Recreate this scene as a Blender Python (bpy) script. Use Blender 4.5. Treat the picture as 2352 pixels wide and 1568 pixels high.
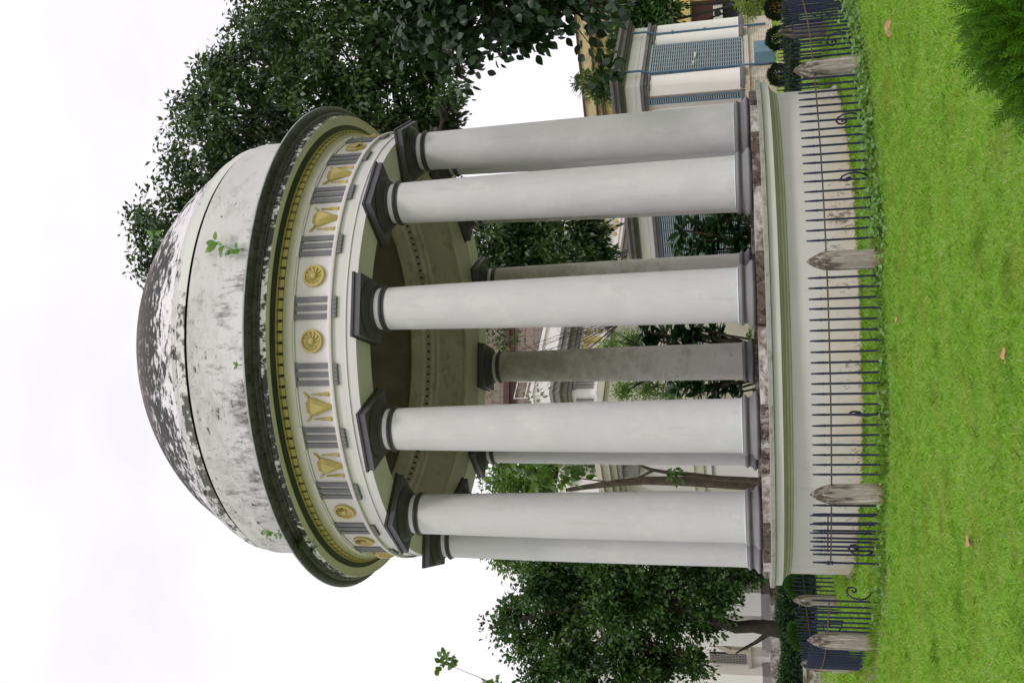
import bpy, math, random
import numpy as np
from mathutils import Matrix, Vector

R_ = math.radians
random.seed(7)
scn = bpy.context.scene
for o in list(bpy.data.objects):
    bpy.data.objects.remove(o)
COL = scn.collection

# ------------------------------------------------------------------ camera
CD, CH, PITCH, ROLL, FPX = 18.8276, 1.6, 0.22851, -0.02997, 2311.05
fw = Vector((0, math.cos(PITCH), math.sin(PITCH)))
up = Vector((0, -math.sin(PITCH), math.cos(PITCH)))
rt = Vector((1, 0, 0))
cr, sr = math.cos(ROLL), math.sin(ROLL)
cx = rt * sr - up * cr          # the camera was held on its side: picture right = down in the world
cy = rt * cr + up * sr
cam_d = bpy.data.cameras.new('camera')
cam_d.sensor_fit = 'HORIZONTAL'
cam_d.sensor_width = 36
cam_d.lens = 36 * FPX / 2352
cam_d.clip_end = 2000
cam = bpy.data.objects.new('camera', cam_d)
COL.objects.link(cam)
m = Matrix.Identity(4)
for i in range(3):
    m[i][0], m[i][1], m[i][2] = cx[i], cy[i], -fw[i]
m[0][3], m[1][3], m[2][3] = 0, -CD, CH
cam.matrix_world = m
scn.camera = cam

# ------------------------------------------------------------------ sky and sun
SUN_AZ, SUN_EL = R_(162), R_(54)      # azimuth clockwise from +Y
w = bpy.data.worlds.new('World')
scn.world = w
w.use_nodes = True
nt = w.node_tree
nt.nodes.clear()
wo = nt.nodes.new('ShaderNodeOutputWorld')
bg = nt.nodes.new('ShaderNodeBackground')
bg.inputs['Strength'].default_value = 0.12
sky = nt.nodes.new('ShaderNodeTexSky')
sky.sky_type = 'NISHITA'
sky.sun_disc = False
sky.sun_elevation = SUN_EL
sky.sun_rotation = SUN_AZ
sky.air_density = 1.0
sky.dust_density = 2.0
tc = nt.nodes.new('ShaderNodeTexCoord')
mp = nt.nodes.new('ShaderNodeMapping')
mp.inputs['Scale'].default_value = (1.6, 1.6, 3.2)
mp.inputs['Location'].default_value = (0.4, 0.9, 0.2)
nz = nt.nodes.new('ShaderNodeTexNoise')
nz.inputs['Scale'].default_value = 1.7
nz.inputs['Detail'].default_value = 7
nz.inputs['Roughness'].default_value = 0.55
rp = nt.nodes.new('ShaderNodeValToRGB')
rp.color_ramp.elements[0].position = 0.30
rp.color_ramp.elements[0].color = (0.86, 0.86, 0.86, 1)
rp.color_ramp.elements[1].position = 0.52
rp.color_ramp.elements[1].color = (1, 1, 1, 1)
mx = nt.nodes.new('ShaderNodeMixRGB')
mx.inputs[2].default_value = (9.0, 8.65, 9.25, 1)       # thick bright cloud
nt.links.new(tc.outputs['Generated'], mp.inputs['Vector'])
nt.links.new(mp.outputs[0], nz.inputs['Vector'])
nt.links.new(nz.outputs['Fac'], rp.inputs[0])
nt.links.new(rp.outputs[0], mx.inputs[0])
nt.links.new(sky.outputs[0], mx.inputs[1])
nt.links.new(mx.outputs[0], bg.inputs['Color'])
nt.links.new(bg.outputs[0], wo.inputs[0])
sd = bpy.data.lights.new('sun', 'SUN')
sd.energy = 1.3
sd.angle = R_(10)
sd.color = (1.0, 0.95, 0.90)
so = bpy.data.objects.new('sun', sd)
COL.objects.link(so)
sv = Vector((math.sin(SUN_AZ) * math.cos(SUN_EL), math.cos(SUN_AZ) * math.cos(SUN_EL), math.sin(SUN_EL)))
so.rotation_euler = sv.to_track_quat('Z', 'Y').to_euler()
so.location = sv * 60
scn.view_settings.view_transform = 'Standard'
scn.view_settings.look = 'None'
scn.view_settings.exposure = 0.0
scn.view_settings.gamma = 1.0

# ------------------------------------------------------------------ materials
def M(name, col, rough=0.7, var=None, stains=(), bump=None, metal=0.0, spec=0.4, brick=None):
    """col: base; var=(scale, amount); stains: dicts color, scale(vec), lo, hi, z=(z0,z1) bias, amt"""
    mt = bpy.data.materials.new(name)
    mt.use_nodes = True
    t = mt.node_tree
    N, L = t.nodes, t.links
    b = N['Principled BSDF']
    b.inputs['Roughness'].default_value = rough
    b.inputs['Metallic'].default_value = metal
    b.inputs['Specular IOR Level'].default_value = spec
    geo = N.new('ShaderNodeNewGeometry')
    rgb = N.new('ShaderNodeRGB')
    rgb.outputs[0].default_value = (*col, 1)
    cur = rgb.outputs[0]

    def noise(scale, detail=6, rough=0.6):
        mpn = N.new('ShaderNodeMapping')
        mpn.inputs['Scale'].default_value = scale if hasattr(scale, '__len__') else (scale,) * 3
        L.new(geo.outputs['Position'], mpn.inputs['Vector'])
        n = N.new('ShaderNodeTexNoise')
        n.inputs['Scale'].default_value = 1.0
        n.inputs['Detail'].default_value = detail
        n.inputs['Roughness'].default_value = rough
        L.new(mpn.outputs[0], n.inputs['Vector'])
        return n.outputs['Fac']
    if brick:
        br = N.new('ShaderNodeTexBrick')
        br.inputs['Color1'].default_value = (*brick[0], 1)
        br.inputs['Color2'].default_value = (*brick[1], 1)
        br.inputs['Mortar'].default_value = (*brick[2], 1)
        br.inputs['Scale'].default_value = 1
        br.inputs['Brick Width'].default_value = brick[3]
        br.inputs['Row Height'].default_value = brick[4]
        br.inputs['Mortar Size'].default_value = brick[5]
        tcn = N.new('ShaderNodeTexCoord')
        sx = N.new('ShaderNodeSeparateXYZ')
        cm = N.new('ShaderNodeCombineXYZ')
        ad = N.new('ShaderNodeMath')
        L.new(tcn.outputs['Object'], sx.inputs[0])
        L.new(sx.outputs[0], ad.inputs[0])
        L.new(sx.outputs[1], ad.inputs[1])
        L.new(ad.outputs[0], cm.inputs[0])
        L.new(sx.outputs[2], cm.inputs[1])
        L.new(cm.outputs[0], br.inputs['Vector'])
        cur = br.outputs['Color']
    if var:
        f = noise(var[0])
        mr = N.new('ShaderNodeMapRange')
        mr.inputs[1].default_value = 0.3
        mr.inputs[2].default_value = 0.7
        mr.inputs[3].default_value = 1 - var[1]
        mr.inputs[4].default_value = 1 + var[1]
        L.new(f, mr.inputs[0])
        mu = N.new('ShaderNodeVectorMath')
        mu.operation = 'SCALE'
        L.new(cur, mu.inputs[0])
        L.new(mr.outputs[0], mu.inputs['Scale'])
        cur = mu.outputs[0]
    for s in stains:
        f = noise(s['scale'], s.get('detail', 8), s.get('rough', 0.68))
        if 'patch' in s:
            f2 = noise(s['patch'][0], 3, 0.5)
            ma = N.new('ShaderNodeMath')
            ma.operation = 'MULTIPLY_ADD'
            L.new(f2, ma.inputs[0])
            ma.inputs[1].default_value = s['patch'][1]
            L.new(f, ma.inputs[2])
            sb = N.new('ShaderNodeMath')
            sb.operation = 'SUBTRACT'
            L.new(ma.outputs[0], sb.inputs[0])
            sb.inputs[1].default_value = s['patch'][1] * 0.5
            f = sb.outputs[0]
        if 'z' in s:
            sp = N.new('ShaderNodeSeparateXYZ')
            L.new(geo.outputs['Position'], sp.inputs[0])
            zr = N.new('ShaderNodeMapRange')
            zr.inputs[1].default_value, zr.inputs[2].default_value = s['z']
            zr.inputs[3].default_value, zr.inputs[4].default_value = s.get('bias', (-0.35, 0.15))
            L.new(sp.outputs[2], zr.inputs[0])
            ad = N.new('ShaderNodeMath')
            L.new(f, ad.inputs[0])
            L.new(zr.outputs[0], ad.inputs[1])
            f = ad.outputs[0]
        if 'x' in s:
            sp = N.new('ShaderNodeSeparateXYZ')
            L.new(geo.outputs['Position'], sp.inputs[0])
            zr = N.new('ShaderNodeMapRange')
            zr.inputs[1].default_value, zr.inputs[2].default_value = s['x'][:2]
            zr.inputs[3].default_value, zr.inputs[4].default_value = s['x'][2:]
            L.new(sp.outputs[0], zr.inputs[0])
            ad = N.new('ShaderNodeMath')
            L.new(f, ad.inputs[0])
            L.new(zr.outputs[0], ad.inputs[1])
            f = ad.outputs[0]
        mr = N.new('ShaderNodeMapRange')
        mr.inputs[1].default_value, mr.inputs[2].default_value = s['lo'], s['hi']
        mr.inputs[4].default_value = s.get('amt', 1.0)
        L.new(f, mr.inputs[0])
        mi = N.new('ShaderNodeMixRGB')
        L.new(mr.outputs[0], mi.inputs[0])
        L.new(cur, mi.inputs[1])
        mi.inputs[2].default_value = (*s['color'], 1)
        cur = mi.outputs[0]
    L.new(cur, b.inputs['Base Color'])
    if bump:
        f = noise(bump[0], 6)
        bp = N.new('ShaderNodeBump')
        bp.inputs['Strength'].default_value = bump[1]
        bp.inputs['Distance'].default_value = bump[2] if len(bump) > 2 else 0.02
        L.new(f, bp.inputs['Height'])
        L.new(bp.outputs[0], b.inputs['Normal'])
    return mt


def leafmat(name, cols, rough=0.42, trans=0.25, spec=0.5, patch=None):
    """random-per-leaf colour, some light through the leaf"""
    mt = bpy.data.materials.new(name)
    mt.use_nodes = True
    t = mt.node_tree
    N, L = t.nodes, t.links
    b = N['Principled BSDF']
    b.inputs['Roughness'].default_value = rough
    b.inputs['Specular IOR Level'].default_value = spec
    geo = N.new('ShaderNodeNewGeometry')
    r = N.new('ShaderNodeValToRGB')
    e = r.color_ramp.elements
    e[0].color = (*cols[0], 1)
    e[1].color = (*cols[-1], 1)
    for i, c in enumerate(cols[1:-1]):
        k = e.new((i + 1) / (len(cols) - 1))
        k.color = (*c, 1)
    L.new(geo.outputs['Random Per Island'], r.inputs[0])
    out = r.outputs[0]
    for sc_, col_, lo, hi, amt in patch or ():
        n_ = N.new('ShaderNodeTexNoise')
        n_.inputs['Scale'].default_value = sc_
        n_.inputs['Detail'].default_value = 4
        L.new(geo.outputs['Position'], n_.inputs['Vector'])
        mr_ = N.new('ShaderNodeMapRange')
        mr_.inputs[1].default_value, mr_.inputs[2].default_value, mr_.inputs[4].default_value = lo, hi, amt
        L.new(n_.outputs['Fac'], mr_.inputs[0])
        mm_ = N.new('ShaderNodeMixRGB')
        L.new(mr_.outputs[0], mm_.inputs[0])
        L.new(out, mm_.inputs[1])
        mm_.inputs[2].default_value = (*col_, 1)
        out = mm_.outputs[0]
    L.new(out, b.inputs['Base Color'])
    tr = N.new('ShaderNodeBsdfTranslucent')
    mu = N.new('ShaderNodeMixRGB')
    mu.blend_type = 'MULTIPLY'
    mu.inputs[0].default_value = 1
    mu.inputs[2].default_value = (1.5, 1.6, 0.6, 1)
    L.new(out, mu.inputs[1])
    L.new(mu.outputs[0], tr.inputs[0])
    ms = N.new('ShaderNodeMixShader')
    ms.inputs[0].default_value = trans
    L.new(b.outputs[0], ms.inputs[1])
    L.new(tr.outputs[0], ms.inputs[2])
    L.new(ms.outputs[0], N['Material Output'].inputs['Surface'])
    return mt


BLK = (0.016, 0.015, 0.014)
m_white = M('white_limewash', (0.70, 0.675, 0.68), 0.75, (0.9, 0.03), [
    dict(color=(0.55, 0.55, 0.52), scale=(3, 3, 1.2), lo=0.60, hi=0.75, amt=0.35),
    dict(color=(0.42, 0.36, 0.29), scale=(16, 16, 30), lo=0.76, hi=0.80, amt=0.7)], bump=(9, 0.25, 0.015))
m_col = M('column_limewash', (0.635, 0.615, 0.635), 0.65, (1.3, 0.04), [
    dict(color=(0.42, 0.40, 0.37), scale=(6, 6, 0.7), lo=0.56, hi=0.80, amt=0.5),
    dict(color=(0.70, 0.69, 0.70), scale=(2.2, 2.2, 1.6), lo=0.52, hi=0.62, amt=0.5),
    dict(color=(0.24, 0.20, 0.16), scale=(11, 11, 22), lo=0.735, hi=0.76, amt=0.85),
    dict(color=(0.40, 0.36, 0.31), scale=(5, 5, 7), lo=0.50, hi=0.68, amt=0.6, z=(2.3, 1.7), bias=(-0.35, 0.02)),
    dict(color=(0.58, 0.62, 0.64), scale=(8, 8, 5), lo=0.45, hi=0.6, amt=0.6, z=(2.2, 1.75), bias=(-0.4, 0.1))],
    bump=(5, 0.35, 0.018))
m_drum = M('plinth_limewash', (0.61, 0.59, 0.57), 0.8, (1.1, 0.05), [
    dict(color=(0.58, 0.49, 0.36), scale=(1.6, 1.6, 1.2), lo=0.38, hi=0.66, z=(0.85, 0.05), bias=(-0.32, 0.16), amt=0.65),
    dict(color=(0.36, 0.22, 0.12), scale=(7, 7, 3), lo=0.48, hi=0.62, z=(0.32, 0.02), bias=(-0.35, 0.06), amt=0.7),
    dict(color=(0.10, 0.07, 0.05), scale=(22, 22, 13), lo=0.56, hi=0.66, z=(0.8, 0.2), bias=(-0.25, -0.01), patch=(1.4, 0.6), amt=0.8),
    dict(color=(0.33, 0.31, 0.28), scale=(5, 5, 0.9), lo=0.60, hi=0.78, amt=0.55)], bump=(6, 0.3, 0.015))
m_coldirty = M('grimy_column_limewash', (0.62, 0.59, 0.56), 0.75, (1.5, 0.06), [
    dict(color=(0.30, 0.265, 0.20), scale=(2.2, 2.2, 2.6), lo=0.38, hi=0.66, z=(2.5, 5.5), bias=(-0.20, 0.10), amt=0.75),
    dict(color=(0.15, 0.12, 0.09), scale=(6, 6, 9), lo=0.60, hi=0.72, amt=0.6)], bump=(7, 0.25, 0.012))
m_dome = M('weathered_dome_lime', (0.68, 0.655, 0.67), 0.8, (0.9, 0.06), [
    dict(color=(0.40, 0.37, 0.36), scale=(2.6, 2.6, 5.5), lo=0.46, hi=0.72, amt=0.65, patch=(0.8, 0.5), x=(2.6, -1.5, -0.10, 0.04)),
    dict(color=(0.22, 0.185, 0.165), scale=(8, 8, 12), lo=0.48, hi=0.64, z=(10.8, 11.8), bias=(-0.12, 0.07), amt=0.8, patch=(0.7, 0.5), x=(2.6, -1.5, -0.06, 0.02)),
    dict(color=BLK, scale=(5.0, 5.0, 10.0), lo=0.49, hi=0.57, z=(10.5, 11.5), bias=(-0.15, 0.085), patch=(0.8, 0.5), amt=0.96, x=(3.0, -1.0, -0.05, 0.04)),
    dict(color=(0.060, 0.048, 0.040), scale=(5.5, 5.5, 10), lo=0.44, hi=0.66, z=(11.2, 12.1), bias=(-0.24, 0.18), patch=(1.0, 0.4), amt=0.92),
    dict(color=(0.42, 0.36, 0.31), scale=(9, 9, 20), lo=0.50, hi=0.62, z=(11.6, 12.2), bias=(-0.3, 0.0), patch=(1.2, 0.5), amt=0.55),
    dict(color=(0.10, 0.085, 0.075), scale=(8, 8, 3.0), lo=0.48, hi=0.66, z=(10.6, 9.3), bias=(-0.16, 0.05), patch=(0.7, 0.55), amt=0.85, x=(3.4, -1.5, -0.13, 0.02)),
    dict(color=BLK, scale=(17, 17, 7), lo=0.62, hi=0.70, z=(10.2, 9.3), bias=(-0.09, 0.07), patch=(0.8, 0.45), amt=0.9, x=(3.2, -1.5, -0.09, 0.02))],
    bump=(8, 0.35, 0.02))
m_band = M('stained_dome_band', (0.78, 0.77, 0.76), 0.8, (1.5, 0.05), [
    dict(color=(0.05, 0.045, 0.04), scale=(5, 5, 7), lo=0.48, hi=0.58, patch=(0.7, 0.7), amt=0.9, x=(2.5, -1.5, -0.10, 0.05))], bump=(8, 0.3, 0.02))
m_groove = M('mould_black_groove', (0.06, 0.052, 0.048), 0.85, (6, 0.4))
m_fascia = M('stained_cornice_fascia', (0.74, 0.73, 0.72), 0.8, None, [
    dict(color=BLK, scale=(9, 9, 7), lo=0.44, hi=0.50, patch=(1.0, 0.6), amt=0.95)], bump=(10, 0.3, 0.015))
m_cyma = M('black_mould_cornice', (0.062, 0.053, 0.060), 0.6, (4, 0.45), [
    dict(color=(0.012, 0.012, 0.012), scale=(14, 14, 2), lo=0.50, hi=0.62, amt=0.85),
    dict(color=(0.16, 0.16, 0.16), scale=(6, 6, 12), lo=0.68, hi=0.76, amt=0.4)], bump=(16, 0.35, 0.012))
m_lip = M('grey_cornice_lip', (0.42, 0.44, 0.47), 0.8, (5, 0.2))
m_soffit = M('pale_green_soffit', (0.84, 0.77, 0.74), 0.8, (2, 0.06))
m_dark = M('dark_grey_paint', (0.055, 0.048, 0.055), 0.55, (3, 0.15))
m_gold = M('gold_paint', (0.53, 0.42, 0.15), 0.45, (3, 0.10), [
    dict(color=(0.20, 0.15, 0.05), scale=(9, 9, 9), lo=0.62, hi=0.72, amt=0.5)], metal=0.15)
m_golddim = M('ochre_dentil_paint', (0.50, 0.40, 0.16), 0.6, (3, 0.1))
m_cove = M('cream_cove_paint', (0.74, 0.66, 0.62), 0.8, (2, 0.05))
m_frieze = M('frieze_limewash', (0.72, 0.67, 0.68), 0.8, (1.6, 0.05), [
    dict(color=(0.46, 0.38, 0.26), scale=(5, 5, 3), lo=0.60, hi=0.75, amt=0.35)], bump=(8, 0.3, 0.012))
m_grey = M('slate_grey_paint', (0.195, 0.19, 0.21), 0.7, (4, 0.07), [
    dict(color=(0.5, 0.46, 0.42), scale=(12, 12, 12), lo=0.72, hi=0.76, amt=0.8)], bump=(12, 0.2, 0.01))
m_capital = M('charcoal_capital_paint', (0.056, 0.050, 0.058), 0.5, (4, 0.12))
m_abacus = M('grey_abacus_paint', (0.115, 0.105, 0.125), 0.6, (3, 0.1))
m_base = M('mauve_grey_base_paint', (0.205, 0.195, 0.205), 0.55, (3, 0.10), [
    dict(color=(0.40, 0.37, 0.33), scale=(24, 24, 30), lo=0.68, hi=0.72, amt=0.8),
    dict(color=(0.11, 0.085, 0.07), scale=(10, 10, 14), lo=0.66, hi=0.74, amt=0.6)], bump=(10, 0.35, 0.015))
m_block = M('mouldy_plinth_block', (0.50, 0.49, 0.45), 0.85, None, [
    dict(color=(0.085, 0.055, 0.038), scale=(6, 6, 5), lo=0.26, hi=0.46, patch=(0.9, 0.55), amt=0.95),
    dict(color=(0.42, 0.40, 0.36), scale=(26, 26, 20), lo=0.62, hi=0.66, amt=0.8),
    dict(color=(0.015, 0.013, 0.012), scale=(13, 13, 13), lo=0.52, hi=0.58, amt=0.9)], bump=(18, 0.5, 0.015))
m_stylo = M('stained_stylobate', (0.56, 0.54, 0.50), 0.85, None, [
    dict(color=(0.11, 0.075, 0.05), scale=(6, 6, 10), lo=0.36, hi=0.60, patch=(0.9, 0.8), amt=0.9),
    dict(color=(0.03, 0.025, 0.02), scale=(14, 14, 14), lo=0.60, hi=0.66, amt=0.8)], bump=(12, 0.4, 0.015))
m_slab = M('grey_ledge_stone', (0.36, 0.36, 0.32), 0.85, (5, 0.15), [
    dict(color=(0.11, 0.085, 0.06), scale=(7, 7, 14), lo=0.54, hi=0.66, amt=0.7)], bump=(14, 0.4, 0.012))
m_pcorn = M('pale_green_plinth_moulding', (0.60, 0.60, 0.55), 0.75, (1.5, 0.05))
m_pcorn2 = M('sage_plinth_moulding', (0.47, 0.46, 0.35), 0.75, (2.5, 0.09), [
    dict(color=(0.24, 0.17, 0.09), scale=(2, 2, 25), lo=0.62, hi=0.70, amt=0.55)])
m_inner = M('dirty_ceiling_plaster', (0.74, 0.65, 0.60), 0.85, (1.2, 0.10), [
    dict(color=(0.30, 0.25, 0.19), scale=(2.2, 2.2, 4), lo=0.52, hi=0.68, amt=0.6),
    dict(color=(0.42, 0.22, 0.10), scale=(4, 4, 6), lo=0.66, hi=0.69, amt=0.8),
    dict(color=(0.08, 0.075, 0.06), scale=(6, 6, 9), lo=0.70, hi=0.73, amt=0.8)], bump=(5, 0.4, 0.03))
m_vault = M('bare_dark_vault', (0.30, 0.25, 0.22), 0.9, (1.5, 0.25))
m_post = M('weathered_stone_post', (0.30, 0.265, 0.225), 0.9, (3, 0.12), [
    dict(color=(0.58, 0.55, 0.51), scale=(42, 42, 2.6), lo=0.53, hi=0.63, amt=0.75),
    dict(color=(0.055, 0.042, 0.033), scale=(26, 26, 3), lo=0.47, hi=0.57, amt=0.9, z=(0.25, 0.72), bias=(-0.10, 0.07)),
    dict(color=(0.62, 0.58, 0.53), scale=(60, 60, 14), lo=0.62, hi=0.67, amt=0.75),
    dict(color=(0.22, 0.135, 0.07), scale=(9, 9, 5), lo=0.42, hi=0.6, amt=0.75, z=(0.3, -0.05), bias=(-0.4, 0.12))], bump=((30, 30, 8), 0.7, 0.015))
m_iron = M('navy_iron_paint', (0.014, 0.018, 0.052), 0.45, (20, 0.25), [
    dict(color=(0.16, 0.07, 0.04), scale=(30, 30, 30), lo=0.72, hi=0.76, amt=0.7)])
m_rail = M('rusty_rail_paint', (0.085, 0.062, 0.052), 0.6, (14, 0.3), [
    dict(color=(0.20, 0.15, 0.11), scale=(10, 10, 10), lo=0.55, hi=0.66, amt=0.6)])
m_bark = M('grey_brown_bark', (0.10, 0.08, 0.06), 0.9, (5, 0.3), [
    dict(color=(0.22, 0.20, 0.17), scale=(12, 12, 4), lo=0.58, hi=0.68, amt=0.6)], bump=((14, 14, 5), 0.7, 0.03))
m_darkbark = M('dark_bark', (0.035, 0.030, 0.025), 0.9, (6, 0.3), bump=((14, 14, 5), 0.7, 0.03))
m_twig = M('twig_bark', (0.13, 0.10, 0.07), 0.85, (8, 0.2))
m_stem = M('green_stem', (0.14, 0.17, 0.06), 0.7, (8, 0.2))
m_bwhite = M('house_white_plaster', (0.80, 0.77, 0.75), 0.8, (0.5, 0.04), [
    dict(color=(0.42, 0.40, 0.36), scale=(1.2, 1.2, 0.35), lo=0.62, hi=0.78, amt=0.4)])
m_bwhite2 = M('rear_house_plaster', (0.80, 0.78, 0.76), 0.8, (0.5, 0.04), [
    dict(color=(0.30, 0.28, 0.25), scale=(2.5, 2.5, 0.6), lo=0.62, hi=0.76, amt=0.5)])
m_cream = M('cream_plaster', (0.66, 0.62, 0.52), 0.8, (0.7, 0.04), [
    dict(color=(0.40, 0.30, 0.18), scale=(4, 4, 1), lo=0.67, hi=0.75, amt=0.6)])
m_bgrey = M('house_grey_cornice', (0.15, 0.14, 0.145), 0.7, (2, 0.2))
m_mauve = M('mauve_grey_trim', (0.26, 0.24, 0.235), 0.7, (2, 0.1))
m_blue = M('faded_blue_paint', (0.10, 0.17, 0.24), 0.55, (3, 0.12))
m_slat = M('pale_blue_slats', (0.33, 0.39, 0.44), 0.6, (3, 0.1))
m_pipe = M('blue_drainpipe_paint', (0.075, 0.15, 0.25), 0.5, (3, 0.12))
m_void = M('dark_void', (0.022, 0.024, 0.026), 0.8, (2, 0.1))
m_brickw = M('whitewashed_brick', (0.7, 0.6, 0.5), 0.85, (1.2, 0.08), [
    dict(color=(0.42, 0.27, 0.13), scale=(2, 2, 3), lo=0.56, hi=0.72, amt=0.5)],
    brick=((0.72, 0.66, 0.60), (0.66, 0.58, 0.50), (0.40, 0.28, 0.20), 0.26, 0.085, 0.010))
m_yellow = M('old_yellow_plaster', (0.58, 0.43, 0.16), 0.85, (0.4, 0.08), [
    dict(color=(0.22, 0.15, 0.07), scale=(1.1, 1.1, 0.25), lo=0.58, hi=0.74, amt=0.6)])
m_yband = M('stained_yellow_parapet', (0.55, 0.46, 0.25), 0.85, (0.6, 0.1), [
    dict(color=(0.10, 0.07, 0.04), scale=(1.4, 1.4, 2.2), lo=0.52, hi=0.66, amt=0.8)])
m_red = M('dark_red_timber', (0.07, 0.028, 0.024), 0.6, (2, 0.2))
m_brown = M('brown_tile_wall', (0.3, 0.22, 0.18), 0.8, (0.8, 0.1),
    brick=((0.235, 0.185, 0.155), (0.19, 0.15, 0.125), (0.13, 0.10, 0.085), 0.95, 0.75, 0.03))
m_terra = M('terracotta', (0.40, 0.16, 0.08), 0.8, (3, 0.12))
m_path = M('pink_brick_path', (0.42, 0.27, 0.20), 0.85, (1.5, 0.15))
m_pebble = M('pale_stone', (0.62, 0.60, 0.55), 0.8, (4, 0.1))
m_metalw = M('white_enamel', (0.62, 0.62, 0.6), 0.4, (4, 0.05))
m_relief = M('stone_relief', (0.40, 0.36, 0.30), 0.85, (3, 0.15))
m_barrel = M('blue_steel_box', (0.14, 0.25, 0.33), 0.5, (1.2, 0.2), [
    dict(color=(0.34, 0.28, 0.22), scale=(2, 2, 2), lo=0.55, hi=0.68, amt=0.5)])
m_deadleaf = M('dry_brown_leaf', (0.42, 0.26, 0.13), 0.7, (16, 0.25))
m_ground = M('lawn_soil', (0.15, 0.23, 0.06), 0.95, (2.2, 0.18), [
    dict(color=(0.22, 0.26, 0.09), scale=1.1, lo=0.5, hi=0.7, amt=0.6),
    dict(color=(0.16, 0.12, 0.07), scale=3.2, lo=0.64, hi=0.75, amt=0.6)])
m_soil = M('dry_soil_strip', (0.19, 0.15, 0.10), 0.95, (9, 0.3), [
    dict(color=(0.08, 0.12, 0.03), scale=8, lo=0.5, hi=0.62, amt=0.7)])

lf_grass = leafmat('grass_blades', [(0.18, 0.34, 0.045), (0.285, 0.50, 0.08), (0.23, 0.42, 0.055), (0.345, 0.54, 0.12), (0.255, 0.46, 0.065), (0.32, 0.53, 0.09), (0.54, 0.54, 0.27)], 0.5, 0.48, 0.3,
    patch=((1.6, (0.34, 0.40, 0.10), 0.52, 0.70, 0.65), (2.7, (0.12, 0.27, 0.025), 0.54, 0.72, 0.5), (4.5, (0.44, 0.40, 0.20), 0.64, 0.74, 0.5)))
lf_weed = leafmat('creeper_leaves', [(0.12, 0.24, 0.06), (0.21, 0.36, 0.11), (0.15, 0.29, 0.075), (0.27, 0.41, 0.15)], 0.5, 0.35, 0.4)
lf_dark = leafmat('dark_glossy_leaves', [(0.02, 0.0425, 0.0175), (0.0375, 0.0775, 0.0275), (0.06, 0.1063, 0.0375), (0.025, 0.055, 0.0213), (0.1063, 0.1688, 0.0438), (0.0438, 0.0875, 0.0325)], 0.42, 0.22, 0.5, patch=((1.1, (0.095, 0.155, 0.038), 0.50, 0.66, 0.7), (0.8, (0.010, 0.022, 0.010), 0.52, 0.64, 0.75)))
lf_broad = leafmat('broad_dark_leaves', [(0.014, 0.030, 0.014), (0.028, 0.058, 0.022), (0.018, 0.042, 0.017)], 0.42, 0.12, 0.45)
lf_mid = leafmat('evergreen_leaves', [(0.0275, 0.0625, 0.0213), (0.0575, 0.1225, 0.0325), (0.035, 0.08, 0.025), (0.1063, 0.2, 0.0438)], 0.42, 0.22, 0.5, patch=((1.2, (0.105, 0.18, 0.036), 0.50, 0.66, 0.7), (0.8, (0.012, 0.028, 0.010), 0.52, 0.64, 0.7)))
lf_light = leafmat('light_green_leaves', [(0.06, 0.12, 0.025), (0.11, 0.19, 0.045), (0.08, 0.15, 0.03), (0.15, 0.24, 0.06)], 0.45, 0.3, 0.4)
lf_feather = leafmat('feathery_leaves', [(0.09, 0.18, 0.03), (0.14, 0.25, 0.05), (0.11, 0.21, 0.04)], 0.5, 0.35, 0.3)
lf_lance = leafmat('lance_leaves', [(0.0234, 0.0585, 0.026), (0.0455, 0.0975, 0.039), (0.0325, 0.078, 0.0325)], 0.35, 0.15, 0.5)
lf_thuja = leafmat('thuja_sprays', [(0.0396, 0.1152, 0.0086), (0.0792, 0.1944, 0.0158), (0.0576, 0.1512, 0.0115), (0.1224, 0.252, 0.0252)], 0.55, 0.3, 0.3)
lf_hedge = leafmat('hedge_leaves', [(0.0156, 0.0455, 0.013), (0.0325, 0.078, 0.0208), (0.0234, 0.0585, 0.0156)], 0.5, 0.12, 0.4)
lf_ball = leafmat('clipped_bush_leaves', [(0.028, 0.075, 0.012), (0.05, 0.12, 0.018), (0.04, 0.10, 0.015)], 0.6, 0.2, 0.25)
lf_balld = leafmat('dark_clipped_leaves', [(0.012, 0.028, 0.010), (0.022, 0.045, 0.014)], 0.6, 0.12, 0.25)
lf_cream = leafmat('pale_potted_leaves', [(0.16, 0.24, 0.06), (0.26, 0.32, 0.10), (0.12, 0.2, 0.04)], 0.5, 0.3, 0.3)
lf_wall = leafmat('fresh_wall_leaves', [(0.085, 0.19, 0.022), (0.13, 0.26, 0.04), (0.06, 0.14, 0.02)], 0.38, 0.35, 0.5)
lf_fern = leafmat('fern_fronds', [(0.055, 0.085, 0.03), (0.09, 0.12, 0.05)], 0.6, 0.25, 0.3)

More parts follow.
